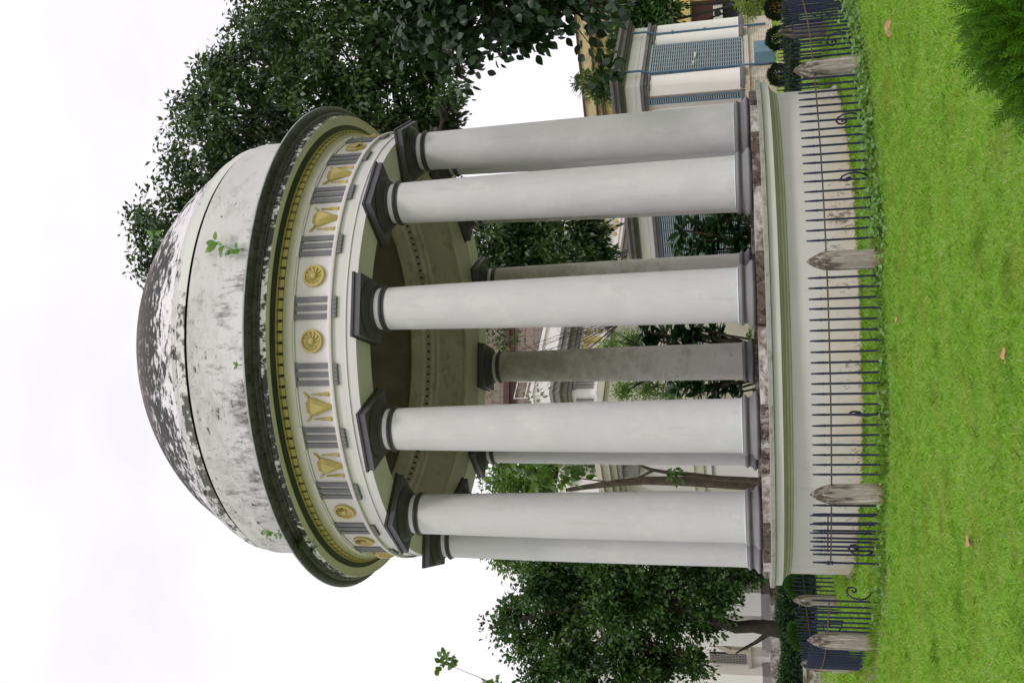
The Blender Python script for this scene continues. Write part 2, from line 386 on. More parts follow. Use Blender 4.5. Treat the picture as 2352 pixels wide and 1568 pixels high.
# ------------------------------------------------------------------ mesh helpers
class MB:
    def __init__(s):
        s.v, s.f = [], []

    def add(s, vs, fs):
        o = len(s.v)
        s.v += [tuple(v) for v in vs]
        s.f += [tuple(i + o for i in f) for f in fs]
        return s

    def box(s, x0, x1, y0, y1, z0, z1):
        return s.add([(x0, y0, z0), (x1, y0, z0), (x1, y1, z0), (x0, y1, z0), (x0, y0, z1), (x1, y0, z1), (x1, y1, z1), (x0, y1, z1)],
                     [(0, 3, 2, 1), (4, 5, 6, 7), (0, 1, 5, 4), (1, 2, 6, 5), (2, 3, 7, 6), (3, 0, 4, 7)])

    def lathe(s, prof, n=96, a0=0.0, a1=2 * math.pi, c=(0, 0), closed=False):
        full = abs(a1 - a0 - 2 * math.pi) < 1e-6
        k = n if full else n + 1
        vs, fs = [], []
        for i in range(k):
            a = a0 + (a1 - a0) * i / n
            sa, ca = math.sin(a), -math.cos(a)
            for r, z in prof:
                vs.append((c[0] + r * sa, c[1] + r * ca, z))
        p = len(prof)
        for i in range(n):
            j = (i + 1) % k
            for q in range(p - 1 + (1 if closed else 0)):
                q2 = (q + 1) % p
                fs.append((i * p + q, j * p + q, j * p + q2, i * p + q2))
        if not full and closed:
            fs.append(tuple(range(p))[::-1])
            fs.append(tuple((k - 1) * p + q for q in range(p)))
        return s.add(vs, fs)

    def tube(s, pts, rad, n=6, cap=True):
        pts = [Vector(p) for p in pts]
        rs = rad if hasattr(rad, '__len__') else [rad] * len(pts)
        rings, fs, vs = [], [], []
        ref = Vector((0.3, 0.2, 0.93))
        for i, p in enumerate(pts):
            d = (pts[min(i + 1, len(pts) - 1)] - pts[max(i - 1, 0)])
            if d.length < 1e-9:
                d = Vector((0, 0, 1))
            d.normalize()
            a = d.cross(ref)
            if a.length < 0.15:
                a = d.cross(Vector((1, 0, 0)))
            a.normalize()
            b = d.cross(a)
            for k in range(n):
                t = 2 * math.pi * k / n
                vs.append(p + (a * math.cos(t) + b * math.sin(t)) * rs[i])
        for i in range(len(pts) - 1):
            for k in range(n):
                k2 = (k + 1) % n
                fs.append((i * n + k, i * n + k2, (i + 1) * n + k2, (i + 1) * n + k))
        if cap:
            fs.append(tuple(range(n))[::-1])
            fs.append(tuple((len(pts) - 1) * n + k for k in range(n)))
        return s.add(vs, fs)

    def build(s, name, mat, parent=None, smooth=None, loc=None, rz=None):
        me = bpy.data.meshes.new(name)
        me.from_pydata(s.v, [], s.f)
        me.update()
        return link(name, me, mat, parent, smooth, loc, rz)


def link(name, me, mat, parent=None, smooth=None, loc=None, rz=None):
    if mat and not me.materials:
        me.materials.append(mat)
    if smooth is not None:
        me.shade_smooth()
        try:
            me.set_sharp_from_angle(angle=R_(smooth))
        except Exception:
            pass
    o = bpy.data.objects.new(name, me)
    COL.objects.link(o)
    if parent:
        o.parent = parent
    if loc:
        o.location = loc
    if rz is not None:
        o.rotation_euler = (0, 0, rz)
    return o


def np_mesh(name, V, F):
    me = bpy.data.meshes.new(name)
    V = np.ascontiguousarray(V, dtype=np.float32)
    F = np.ascontiguousarray(F, dtype=np.int32)
    k = F.shape[1]
    me.vertices.add(len(V))
    me.vertices.foreach_set('co', V.ravel())
    me.loops.add(F.size)
    me.loops.foreach_set('vertex_index', F.ravel())
    me.polygons.add(len(F))
    me.polygons.foreach_set('loop_start', np.arange(0, F.size, k, dtype=np.int32))
    me.update(calc_edges=True)
    return me


def tag(o, label=None, cat=None, group=None, kind=None):
    for k, v in (('label', label), ('category', cat), ('group', group), ('kind', kind)):
        if v:
            o[k] = v
    return o


def empty(name, loc, rz, label, cat, group=None):
    o = bpy.data.objects.new(name, None)
    COL.objects.link(o)
    o.location = loc
    o.rotation_euler = (0, 0, rz)
    o.empty_display_size = 0.2
    return tag(o, label, cat, group)


def dup(src, parent, loc, rz=0.0):
    c = src.copy()
    COL.objects.link(c)
    c.parent = parent
    c.location = loc
    c.rotation_euler = (0, 0, rz)
    return c


def at(x, y, Y):
    """world point on the plane Y seen at photo position x, y (photo 2352 x 1568)"""
    a, b = (1568 - y) - 784, x - 1176
    u, v = cr * a + sr * b, -sr * a + cr * b
    d = rt * (u / FPX) + fw - up * (v / FPX)
    return Vector((0, -CD, CH)) + d * ((Y + CD) / d.y)


def ring(R, a, z=0.0):
    a = R_(a)
    return Vector((R * math.sin(a), -R * math.cos(a), z))


# ------------------------------------------------------------------ ground
GZ = -0.10
def gz(r):
    return -0.0 + GZ * min(1, max(0, (r - 4.6) / 1.2))

radii = [0.0, 3.8, 4.3, 4.6, 4.9, 5.2, 5.5, 5.8, 6.3, 7, 8.5, 10, 13, 18, 26, 40, 70, 130, 260, 600]
g = MB()
g.lathe([(max(r, 0.01), gz(r)) for r in radii], 72)
tag(g.build('ground', m_ground, smooth=60), kind='structure')
g = MB()
g.lathe([(5.50, gz(5.5) + 0.012), (5.75, gz(5.75) + 0.014), (6.02, gz(6.02) + 0.008)], 90)
tag(g.build('soil_strip', m_soil), kind='structure')
g = MB()
pa = [(at(x, y, 0) - Vector((0, -CD, CH))) for x, y in ((1795, -60), (1782, -60), (1792, 360), (1812, 360))]
P = [Vector((0, -CD, CH)) + d * ((GZ + 0.006 - CH) / d.z) for d in pa]
g.add(P, [(0, 1, 2, 3)])
tag(g.build('garden_path', m_path), kind='structure')

# ------------------------------------------------------------------ rotunda
rot = empty('rotunda', (0, 0, 0), 0, 'round white colonnaded pavilion with mould stained dome on a circular plinth', 'pavilion')
PH = 8.9
b = MB().lathe([(4.231, -0.05), (4.231, 1.0)], 128)
drum = b.build('plinth_drum', m_drum, rot, 40)
MB().lathe([(4.231, -0.12), (4.285, -0.12), (4.285, 0.015), (4.265, 0.035), (4.231, 0.04)], 128).build('footing_ledge', m_stylo, drum, 40)
b = MB().lathe([(4.231, 0.985), (4.252, 1.0), (4.252, 1.02), (4.285, 1.045), (4.285, 1.062), (4.36, 1.10), (4.36, 1.115), (4.41, 1.125)], 128)
b.build('plinth_bed_mould', m_pcorn2, rot, 35)
MB().lathe([(4.41, 1.125), (4.43, 1.128), (4.43, 1.245), (4.40, 1.253)], 128).build('plinth_fascia', m_pcorn, rot, 35)
MB().lathe([(4.40, 1.254), (4.478, 1.254), (4.478, 1.312), (4.2, 1.318), (0.01, 1.318)], 128).build('plinth_ledge', m_slab, rot, 35)
for k in range(12):
    a0, a1 = R_(PH + 30 * k + 7.4), R_(PH + 30 * k + 22.6)
    b = MB()
    b.lathe([(3.3, 1.318), (4.17 + 0.05 * (k % 2), 1.318), (4.17 + 0.05 * (k % 2), 1.425), (3.3, 1.425)], 8, a0, a1, closed=True)
    b.build('stylobate_block', m_stylo, rot, 35)

# one column, its parts in local coordinates, z from the stylobate
def prof_shaft():
    pr = []
    for i in range(25):
        t = i / 24
        z = 1.70 + (7.09 - 1.70) * t
        r = 0.402 - 0.067 * (t ** 1.7)
        pr.append((r, z))
    return [(0.425, 1.688), (0.408, 1.70)] + pr[1:] + [(0.335, 7.10)]

def torus_prof(r0, zc, h, bulge, n=8):
    return [(r0 + bulge * math.sin(math.pi * i / n), zc - h / 2 + h * i / n) for i in range(n + 1)]

col_shaft = MB().lathe(prof_shaft(), 56).build('column_shaft', m_col, rot, 40)
cp = []
# abacus block with a thin square fillet, echinus, neck and astragal
q = MB()
q.box(-0.49, 0.49, -0.49, 0.49, 7.405, 7.503)
e = q.build('abacus', m_abacus, col_shaft)
q = MB()
q.box(-0.512, 0.512, -0.512, 0.512, 7.5035, 7.5435)
e2 = q.build('abacus_fillet', m_capital, col_shaft)
q = MB().lathe([(0.33, 7.250), (0.348, 7.252), (0.348, 7.272), (0.362, 7.275), (0.366, 7.292), (0.38, 7.296), (0.40, 7.318), (0.43, 7.345), (0.458, 7.375), (0.468, 7.395), (0.462, 7.4045), (0.1, 7.4046)], 48)
q.build('echinus', m_capital, col_shaft, 35)
MB().lathe([(0.335, 7.165), (0.328, 7.18), (0.328, 7.25)], 48).build('neck', m_col, col_shaft, 35)
MB().lathe([(0.335, 7.085), (0.352, 7.088), (0.352, 7.105)] + torus_prof(0.352, 7.138, 0.062, 0.024) + [(0.335, 7.172)], 48).build('astragal', m_capital, col_shaft, 50)
bp = torus_prof(0.455, 1.487, 0.105, 0.055) + [(0.452, 1.545), (0.43, 1.56), (0.418, 1.575), (0.425, 1.592), (0.43, 1.596)] + torus_prof(0.41, 1.643, 0.092, 0.045) + [(0.40, 1.69)]
MB().lathe([(0.3, 1.432)] + bp, 56).build('column_base', m_base, col_shaft, 50)
q = MB()
q.box(-0.525, 0.525, -0.525, 0.525, 1.3185, 1.433)
q.build('plinth_block', m_block, col_shaft)
RC = 3.7456
parts = list(col_shaft.children)
for k in range(12):
    a = PH + 30 * k
    p = ring(RC, a)
    if k == 0:
        c = col_shaft
        c.location = p
        c.rotation_euler = (0, 0, R_(a))
    else:
        c = dup(col_shaft, rot, p, R_(a))
        for ch in parts:
            dup(ch, c, (0, 0, 0))
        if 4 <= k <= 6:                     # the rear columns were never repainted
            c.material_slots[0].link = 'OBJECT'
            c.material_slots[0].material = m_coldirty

# entablature
arch = MB().lathe([(4.045, 7.5437), (4.045, 7.700), (4.062, 7.708), (4.062, 7.722), (4.052, 7.728), (4.052, 7.935)], 144).build('architrave', m_white, rot, 30)
MB().lathe([(3.44, 7.86), (3.44, 7.5437), (4.0445, 7.5437)], 144).build('architrave_soffit', m_soffit, arch, 30)
MB().lathe([(4.052, 7.934), (4.095, 7.942), (4.105, 7.97), (4.09, 8.008), (4.028, 8.018)], 144).build('taenia', m_frieze, arch, 50)
fr = MB().lathe([(4.026, 8.0), (4.026, 8.60)], 144).build('frieze', m_frieze, rot, 30)
MB().lathe([(4.028, 8.585), (4.052, 8.587), (4.052, 8.612), (4.066, 8.616), (4.066, 8.640), (4.05, 8.642)], 144).build('frieze_fillet', m_frieze, rot, 30)
MB().lathe([(4.045, 8.64), (4.05, 8.68), (4.065, 8.715), (4.10, 8.738), (4.135, 8.742)], 144).build('cove', m_cove, rot, 50)
RF = 4.026

def onfr(a, s, z, d):
    th = R_(a) + s / RF
    return ((RF + d) * math.sin(th), -(RF + d) * math.cos(th), z)

def slab(mb, a, s0, s1, z0, z1, d0, d1, n=2):
    for i in range(n):
        t0, t1 = s0 + (s1 - s0) * i / n, s0 + (s1 - s0) * (i + 1) / n
        vs = [onfr(a, s, z, d) for d in (d0, d1) for z in (z0, z1) for s in (t0, t1)]
        fs = [(4, 5, 7, 6), (0, 1, 5, 4), (2, 6, 7, 3)]
        if i == 0:
            fs.append((0, 4, 6, 2))
        if i == n - 1:
            fs.append((1, 3, 7, 5))
        mb.add(vs, fs)

def fan(mb, a, z0, outline, cen, d_edge, d_cen):
    """relief: outline (s,z) polygon with a vertical rim and a raised middle"""
    n = len(outline)
    vs = [onfr(a, s, z0 + z, -0.005) for s, z in outline] + [onfr(a, s, z0 + z, d_edge) for s, z in outline]
    cs = len(vs)
    k = 0.55
    inner = [(cen[0] + (s - cen[0]) * k, cen[1] + (z - cen[1]) * k) for s, z in outline]
    vs += [onfr(a, s, z0 + z, d_cen) for s, z in inner]
    fs = []
    for i in range(n):
        j = (i + 1) % n
        fs += [(i, j, n + j, n + i), (n + i, n + j, cs + j, cs + i)]
    fs.append(tuple(cs + i for i in range(n)))
    mb.add(vs, fs)

def bull(a):
    mb = MB()
    K = 1.16
    hf = [(0.09, 0.135), (0.132, 0.10), (0.128, 0.06), (0.108, 0.0), (0.080, -0.07), (0.056, -0.13), (0.046, -0.175), (0.036, -0.20), (0.012, -0.208)]
    head = [(-0.09, 0.135)] + hf + [(-s, z) for s, z in hf[:0:-1]]
    head = [(s * K, z * K) for s, z in head]
    fan(mb, a, 8.275, head, (0, 0.02), 0.03, 0.095)
    for sg in (1, -1):
        ho = [(0.085, 0.135), (0.14, 0.150), (0.185, 0.178), (0.205, 0.205), (0.213, 0.192), (0.195, 0.155), (0.15, 0.122), (0.10, 0.108)]
        ho = [(s * sg * K, z * K) for s, z in ho]
        if sg < 0:
            ho = ho[::-1]
        fan(mb, a, 8.262, ho, (0.17 * sg, 0.16), 0.025, 0.04)
    # fringe of hair between the horns
    for i in range(9):
        s = -0.08 + 0.02 * i
        slab(mb, a, s - 0.007, s + 0.007, 8.412, 8.46, 0, 0.055, 1)
    return mb

def tassel(a, sg):
    mb = MB()
    s0 = 0.205 * sg
    for z0, z1, w0, w1, d in ((8.37, 8.22, 0.006, 0.022, 0.032), (8.22, 8.20, 0.030, 0.030, 0.044), (8.20, 8.09, 0.026, 0.038, 0.04), (8.09, 8.065, 0.041, 0.041, 0.044)):
        vs = [onfr(a, s0 - w0, z0, 0), onfr(a, s0, z0, d), onfr(a, s0 + w0, z0, 0), onfr(a, s0 - w1, z1, 0), onfr(a, s0, z1, d), onfr(a, s0 + w1, z1, 0)]
        mb.add(vs, [(0, 3, 4, 1), (1, 4, 5, 2), (0, 1, 2), (3, 5, 4)])
    return mb

def wheel(a, petals):
    mb = MB()
    R0, n = 0.185, 40
    prof = [(0.185, 0.0), (0.185, 0.035), (0.175, 0.045), (0.145 if petals else 0.155, 0.045), (0.135, 0.02), (0.055, 0.022), (0.05, 0.045), (0.03, 0.06), (0.005, 0.064)]
    vs, fs = [], []
    for i in range(n):
        t = 2 * math.pi * i / n
        for r, d in prof:
            vs.append(onfr(a, r * math.cos(t), 8.29 + r * math.sin(t), d))
    p = len(prof)
    for i in range(n):
        j = (i + 1) % n
        for k in range(p - 1):
            fs.append((i * p + k, j * p + k, j * p + k + 1, i * p + k + 1))
    mb.add(vs, fs)
    for i in range(11):
        t = 2 * math.pi * i / 11
        tw = 0.35
        vs = []
        for r, h, dt in ((0.045, 0.040, 0), (0.14, 0.040, tw)):
            for sd_ in (-1, 1):
                wd = 0.011 + 0.10 * (r - 0.04)
                x, z = r * math.cos(t + dt) - sd_ * wd * math.sin(t + dt), r * math.sin(t + dt) + sd_ * wd * math.cos(t + dt)
                vs.append(onfr(a, x, 8.29 + z, h if sd_ < 0 else 0.024))
        mb.add(vs, [(0, 2, 3, 1)])
    return mb

for k in range(24):
    a = PH + 15 * k
    t = MB()
    for s in (-0.137, 0.0, 0.137):
        slab(t, a, s - 0.043, s + 0.043, 8.022, 8.565, 0.0, 0.03)
    slab(t, a, -0.19, 0.19, 8.565, 8.586, 0.0, 0.032, 3)
    tr = t.build('triglyph', m_grey, fr)
    t = MB()
    slab(t, a, -0.20, 0.20, 8.588, 8.638, 0.03, 0.058, 3)
    t.build('triglyph_cap', m_frieze, fr)
    t = MB()
    for i in range(5):
        s = -0.136 + 0.068 * i
        slab(t, a, s - 0.031, s + 0.031, 7.865, 7.93, 0.02, 0.066, 1)
        slab(t, a, s - 0.022, s + 0.022, 7.856, 7.865, 0.02, 0.058, 1)
    t.build('guttae', m_grey, arch)
    am = a + 7.5
    kind = (k // 2) % 2            # two wheels, two bulls, two wheels ...
    # metope just left (greater angle) of triglyph k: wheels on both sides of the 9 degree column
    if k % 4 in (0, 3):
        wheel(am, k % 4 == 0).build('wheel_medallion', m_gold, fr, 30)
    else:
        bo = bull(am).build('bull_head', m_gold, fr, 40)
        tassel(am, 1).build('tassel', m_gold, fr)
        tassel(am, -1).build('tassel', m_gold, fr)

# dentils: ochre band of projecting blocks
db = MB().lathe([(4.10, 8.740), (4.115, 8.742), (4.115, 8.815), (4.175, 8.828), (4.20, 8.842)], 144).build('dentil_band', m_golddim, rot, 30)
t = MB()
RF = 4.115
ND = 150
for i in range(ND):
    a = 360 * i / ND
    slab(t, a, -0.062, 0.062, 8.745, 8.812, 0.0, 0.048, 1)
t.build('dentil_course', m_golddim, db)
tt = MB()
for i in range(ND):
    slab(tt, 360 * i / ND + 180 / ND, -0.022, 0.022, 8.744, 8.816, 0.0, 0.004, 1)
    slab(tt, 360 * i / ND + 180 / ND, -0.018, 0.018, 8.822, 8.838, 0.02, 0.062, 1)
tt.build('dentil_gap', m_dark, db)
RF = 4.026
MB().lathe([(4.19, 8.842), (4.205, 8.845), (4.225, 8.868), (4.28, 8.885), (4.295, 8.893)], 144).build('dark_bed_mould', m_dark, rot, 40)
MB().lathe([(4.285, 8.893), (4.43, 8.893), (4.435, 8.872), (4.462, 8.872)], 144).build('corona_soffit', m_soffit, rot, 30)
cor = MB().lathe([(4.462, 8.872), (4.470, 8.90), (4.470, 8.962), (4.482, 8.966)], 144).build('corona_fascia', m_fascia, rot, 30)
MB().lathe([(4.482, 8.964), (4.495, 8.975), (4.495, 8.992), (4.51, 9.0), (4.535, 9.035), (4.545, 9.052), (4.56, 9.055), (4.60, 9.075), (4.638, 9.112), (4.648, 9.140)], 144).build('crown_moulding', m_cyma, rot, 35)
MB().lathe([(4.648, 9.140), (4.665, 9.143), (4.665, 9.166), (4.02, 9.27)], 144).build('cornice_lip', m_lip, rot, 30)
MB().lathe([(4.05, 9.2), (4.055, 9.7), (4.05, 10.485), (4.03, 10.497)], 144).build('dome_drum', m_dome, rot, 30)
MB().lathe([(4.032, 10.495), (3.94, 10.50), (3.94, 10.555), (4.005, 10.559)], 144).build('dome_groove', m_groove, rot, 30)
MB().lathe([(4.005, 10.557), (4.005, 10.70), (3.985, 10.715)], 144).build('dome_band', m_band, rot, 30)
capp = [(3.985, 10.713), (3.93, 10.735), (3.925, 10.85), (3.90, 10.862)]
capp += [(3.66, 11.22)]
R0, z0, za = 3.42, 11.58, 13.22
h = za - z0
Rs = (R0 ** 2 + h * h) / (2 * h)
for i in range(0, 41):
    aa = math.asin(R0 / Rs) * (1 - i / 40)
    capp.append((max(Rs * math.sin(aa), 0.004), za - Rs + Rs * math.cos(aa)))
MB().lathe(capp, 144).build('dome_cap', m_dome, rot, 30)
# inside: plaster entablature, dentil line, bare vault
inn = MB().lathe([(3.44, 7.84), (3.40, 7.85), (3.40, 7.90), (3.44, 7.91), (3.44, 8.50), (3.40, 8.55), (3.40, 8.62), (3.33, 8.66), (3.33, 8.80), (3.27, 8.84), (3.24, 8.95), (3.20, 9.05), (3.20, 9.10), (3.26, 9.13)], 128).build('inner_entablature', m_inner, rot, 30)
RF = 3.33
t = MB()
for i in range(120):
    slab(t, 3 * i, -0.018, 0.018, 8.70, 8.76, -0.02, -0.001, 1)
t.build('inner_dentil_slot', m_dark, inn)
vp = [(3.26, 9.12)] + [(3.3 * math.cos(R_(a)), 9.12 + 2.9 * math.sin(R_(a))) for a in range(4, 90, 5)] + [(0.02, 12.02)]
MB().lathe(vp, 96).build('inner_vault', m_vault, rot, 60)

# ------------------------------------------------------------------ fence
FR = 5.7408
bar_me = MB().lathe([(0.0145, -0.06), (0.0145, 0.765), (0.0185, 0.768), (0.0185, 0.782), (0.0135, 0.786), (0.0155, 0.80), (0.0095, 0.922), (0.001, 0.924)], 8)
bar0 = bar_me.build('bar', m_iron, None, 40)
bar_data = bar0.data
bpy.data.objects.remove(bar0)
sp_ = [(0.33, 0.0), (0.325, 0.06), (0.27, 0.085), (0.18, 0.105), (0.09, 0.15), (0.03, 0.215), (0.013, 0.285), (0.03, 0.37), (0.085, 0.435), (0.15, 0.452), (0.205, 0.42), (0.218, 0.365), (0.185, 0.325), (0.145, 0.33), (0.133, 0.36), (0.15, 0.382), (0.17, 0.372)]
sp2 = []
for i in range(len(sp_) - 1):
    for t_ in (0, 0.5):
        sp2.append((sp_[i][0] * (1 - t_) + sp_[i + 1][0] * t_, sp_[i][1] * (1 - t_) + sp_[i + 1][1] * t_))
sp2.append(sp_[-1])
scr = MB().tube([(0, s, z) for s, z in sp2], 0.0125, 6).build('scroll_brace', m_iron, None, 60)
scr_data = scr.data
bpy.data.objects.remove(scr)

def rail_mb(am, a0, a1):
    mb = MB()
    n = max(3, int((a1 - a0) / 2))
    o = ring(FR, am)
    vs, fs = [], []
    for i in range(n + 1):
        a = a0 + (a1 - a0) * i / n
        for dr, dz in ((-0.018, 0.683), (0.018, 0.683), (0.018, 0.70), (-0.018, 0.70)):
            p = ring(FR + dr, a - am)
            vs.append((p.x, p.y + FR, dz))
    for i in range(n):
        for k in range(4):
            fs.append((i * 4 + k, i * 4 + (k + 1) % 4, i * 4 + 4 + (k + 1) % 4, i * 4 + 4 + k))
    fs += [(3, 2, 1, 0), tuple(n * 4 + k for k in range(4))]
    mb.add(vs, fs)
    return mb

def section(a0, a1, bars, label, scrolls=(), ends=()):
    am = 0.5 * (a0 + a1)
    t = empty('fence_section', ring(FR, am, GZ), R_(am), label, 'fence', 'iron railing sections round the pavilion')
    rail_mb(am, a0, a1).build('rail', m_rail, t)
    for a in bars:
        p = ring(FR, a - am)
        o = link('bar', bar_data, None, t)
        o.location = (p.x, p.y + FR, 0)
        o.rotation_euler = (R_(random.uniform(-0.5, 0.5)), R_(random.uniform(-0.5, 0.5)), R_(a - am))
    for a in scrolls:
        p = ring(FR, a - am)
        o = link('scroll_brace', scr_data, None, t)
        o.location = (p.x, p.y + FR, 0)
        o.rotation_euler = (0, 0, R_(a - am))
    for a in ends:
        p = ring(FR, a - am)
        MB().lathe([(0.013, 0.66), (0.03, 0.665), (0.03, 0.675), (0.02, 0.68), (0.02, 0.705), (0.032, 0.71), (0.032, 0.725), (0.022, 0.735), (0.022, 0.75), (0.013, 0.755)], 12).build('end_collar', m_iron, t, 30).location = (p.x, p.y + FR, 0)
    return t

STEP = 1.325
def barlist(a_post):
    return [a_post + 30 - 2.1 - STEP * i for i in range(20)][::-1]

sec_labels = {
    9: 'long iron railing section running right from the middle front post to the streaked right post',
    -21: 'iron railing section straight before the drum, between the two middle posts',
    39: 'crowded railing section at the right where the fence curves away from the lawn',
    69: 'railing section on the far right side seen edge on, just beyond the curve',
    99: 'distant railing section behind the right end of the drum before the dark clipped bushes',
    129: 'railing section at the right rear standing behind the drum',
    -111: 'distant railing section at the left rear just past the left edge of the drum',
    -141: 'railing section at the left rear standing mostly behind the drum',
    -171: 'railing section hidden straight behind the drum',
    159: 'railing section hidden straight behind the drum',
    -81: 'tightly packed bars of the railing section at the far left curve of the fence'}
for a0, lab in sec_labels.items():
    ap = a0 - 0.1
    sc = {9: (ap + 11.7, ap + 21), -21: (ap + 10.5,), 39: (ap + 9, ap + 20), 99: (ap + 14,), -111: (ap + 12,)}.get(a0, (ap + 15,))
    section(ap + 1.2, ap + 28.8, barlist(ap), lab, sc)
section(-32.4, -22.1, [-22.9, -24.2, -25.5, -26.8, -28.1, -29.4, -30.8, -32.3], 'short iron railing stub left of a middle post, ending at the open gateway', (-31.0,), (-32.3,))
section(-49.2, -39.9, [-40.0, -41.35, -42.7, -44.0, -45.35, -46.7, -48.0], 'short iron railing stub between the open gateway and the left front post', (-39.7,), ())
section(-80.0, -52.2, [-51.1 - 2.1 - STEP * i for i in range(20)], 'dense iron railing section left of the left front post, seen at a slant', (-65,), ())
# the gate leaf, swung back inside the short stub
gt = empty('gate_leaf', ring(FR - 0.22, -29.0, GZ), R_(-29.0 + 4), 'small iron gate leaf folded back behind the railing beside the gateway', 'gate')
MB().box(-0.30, 0.30, -0.012, 0.012, 0.705, 0.722).build('rail', m_rail, gt)
for i in range(5):
    link('bar', bar_data, None, gt).location = (-0.28 + 0.14 * i, 0, 0.02)

post_me = None
pb = MB()
prof = [(0.126, -0.12), (0.126, 0.66), (0.122, 0.70), (0.104, 0.775), (0.072, 0.855), (0.035, 0.915), (0.004, 0.945)]
pb.lathe(prof, 8, R_(22.5), R_(22.5) + 2 * math.pi)
p0 = pb.build('fence_post', m_post, None, 25)
mod_ = p0.data
post_labels = {
    9: 'pale stone fence post with black stained tip, standing before the middle of the drum',
    -21: 'brown grey stone fence post beside the open gateway, left of the drum middle',
    39: 'big streaked stone fence post in front of the right end of the drum',
    -51: 'stone fence post left of the gateway, in front of the tightly packed bars',
    69: 'stone fence post at the far right edge, mostly cut off by the picture border',
    99: 'stone fence post seen between bars in the distance before the dark clipped bushes',
    -81: 'small stone post tip rising behind the crowded bars at the far left of the fence',
    -111: 'shaded stone fence post at the left rear, seen through the gateway',
    129: 'stone fence post at the right rear behind the drum',
    159: 'stone fence post hidden straight behind the drum',
    -171: 'stone fence post hidden straight behind the drum',
    -141: 'stone fence post at the left rear behind the drum'}
for i, (a, lab) in enumerate(post_labels.items()):
    o = p0 if i == 0 else p0.copy()
    if i:
        COL.objects.link(o)
    o.location = ring(FR, a - 0.1, GZ)
    o.rotation_euler = (R_(random.uniform(-1, 1)), R_(random.uniform(-1, 1)), R_(a))
    s_ = random.uniform(0.97, 1.04)
    o.scale = (s_, s_, random.uniform(0.98, 1.02))
    tag(o, lab, 'fence post', 'stone posts of the ring fence')

# ------------------------------------------------------------------ foliage helpers
rng = np.random.default_rng(11)

def unit(n):
    v = rng.normal(size=(n, 3))
    return v / np.linalg.norm(v, axis=1, keepdims=True)

def nrm(v):
    return v / np.maximum(np.linalg.norm(v, axis=1, keepdims=True), 1e-9)

LEAF4 = (np.array([[0, 0, 0], [0.45, 0.5, 0.06], [1, 0, -0.05], [0.45, -0.5, 0.06]]), np.array([[0, 1, 2, 3]]))
_a = [(0, 0.0, 0), (0.12, 0.24, 0.03), (0.35, 0.46, 0.05), (0.62, 0.42, 0.03), (0.85, 0.2, -0.03), (1, 0, -0.12), (0.85, -0.2, -0.03), (0.62, -0.42, 0.03), (0.35, -0.46, 0.05), (0.12, -0.24, 0.03)]
LEAF10 = (np.array(_a), np.array([[0, 1, 9, 9], [1, 2, 8, 9], [2, 3, 7, 8], [3, 4, 6, 7], [4, 5, 6, 6]]))
HEART = (np.array([(0.1, 0, 0), (-0.05, 0.25, 0.05), (0.2, 0.52, 0.08), (0.6, 0.36, 0.02), (1, 0, -0.08), (0.6, -0.36, 0.02), (0.2, -0.52, 0.08), (-0.05, -0.25, 0.05)]), np.array([[0, 1, 2, 3], [0, 3, 4, 5], [0, 5, 6, 7]]))
LANCE = (np.array([(0, 0, 0), (0.3, 0.3, 0.04), (0.65, 0.42, 0.0), (1, 0, -0.15), (0.65, -0.42, 0.0), (0.3, -0.3, 0.04)]), np.array([[0, 1, 5, 5], [1, 2, 4, 5], [2, 3, 4, 4]]))

def leaves(pos, dirs, nor, L, W, shape=LEAF4):
    n = len(pos)
    d = nrm(dirs)
    s = nrm(np.cross(nor, d))
    u = np.cross(d, s)
    L = np.broadcast_to(L, (n,))[:, None, None]
    W = np.broadcast_to(W, (n,))[:, None, None]
    tv, tf = shape
    V = pos[:, None, :] + d[:, None, :] * tv[None, :, 0:1] * L + s[:, None, :] * tv[None, :, 1:2] * W + u[:, None, :] * tv[None, :, 2:3] * L
    F = tf[None] + (np.arange(n) * len(tv))[:, None, None]
    return V.reshape(-1, 3), F.reshape(-1, 4)

def leafobj(name, V, F, mat, parent=None):
    # degenerate quads become triangles
    tri = F[:, 2] == F[:, 3]
    me = bpy.data.meshes.new(name)
    if tri.any():
        Q, T = F[~tri], F[tri][:, :3]
        me.vertices.add(len(V))
        me.vertices.foreach_set('co', np.ascontiguousarray(V, np.float32).ravel())
        idx = np.concatenate([Q.ravel(), T.ravel()]).astype(np.int32)
        me.loops.add(len(idx))
        me.loops.foreach_set('vertex_index', idx)
        me.polygons.add(len(Q) + len(T))
        st = np.concatenate([np.arange(len(Q)) * 4, len(Q) * 4 + np.arange(len(T)) * 3]).astype(np.int32)
        me.polygons.foreach_set('loop_start', st)
        me.update(calc_edges=True)
    else:
        me = np_mesh(name, V, F)
    return link(name, me, mat, parent)

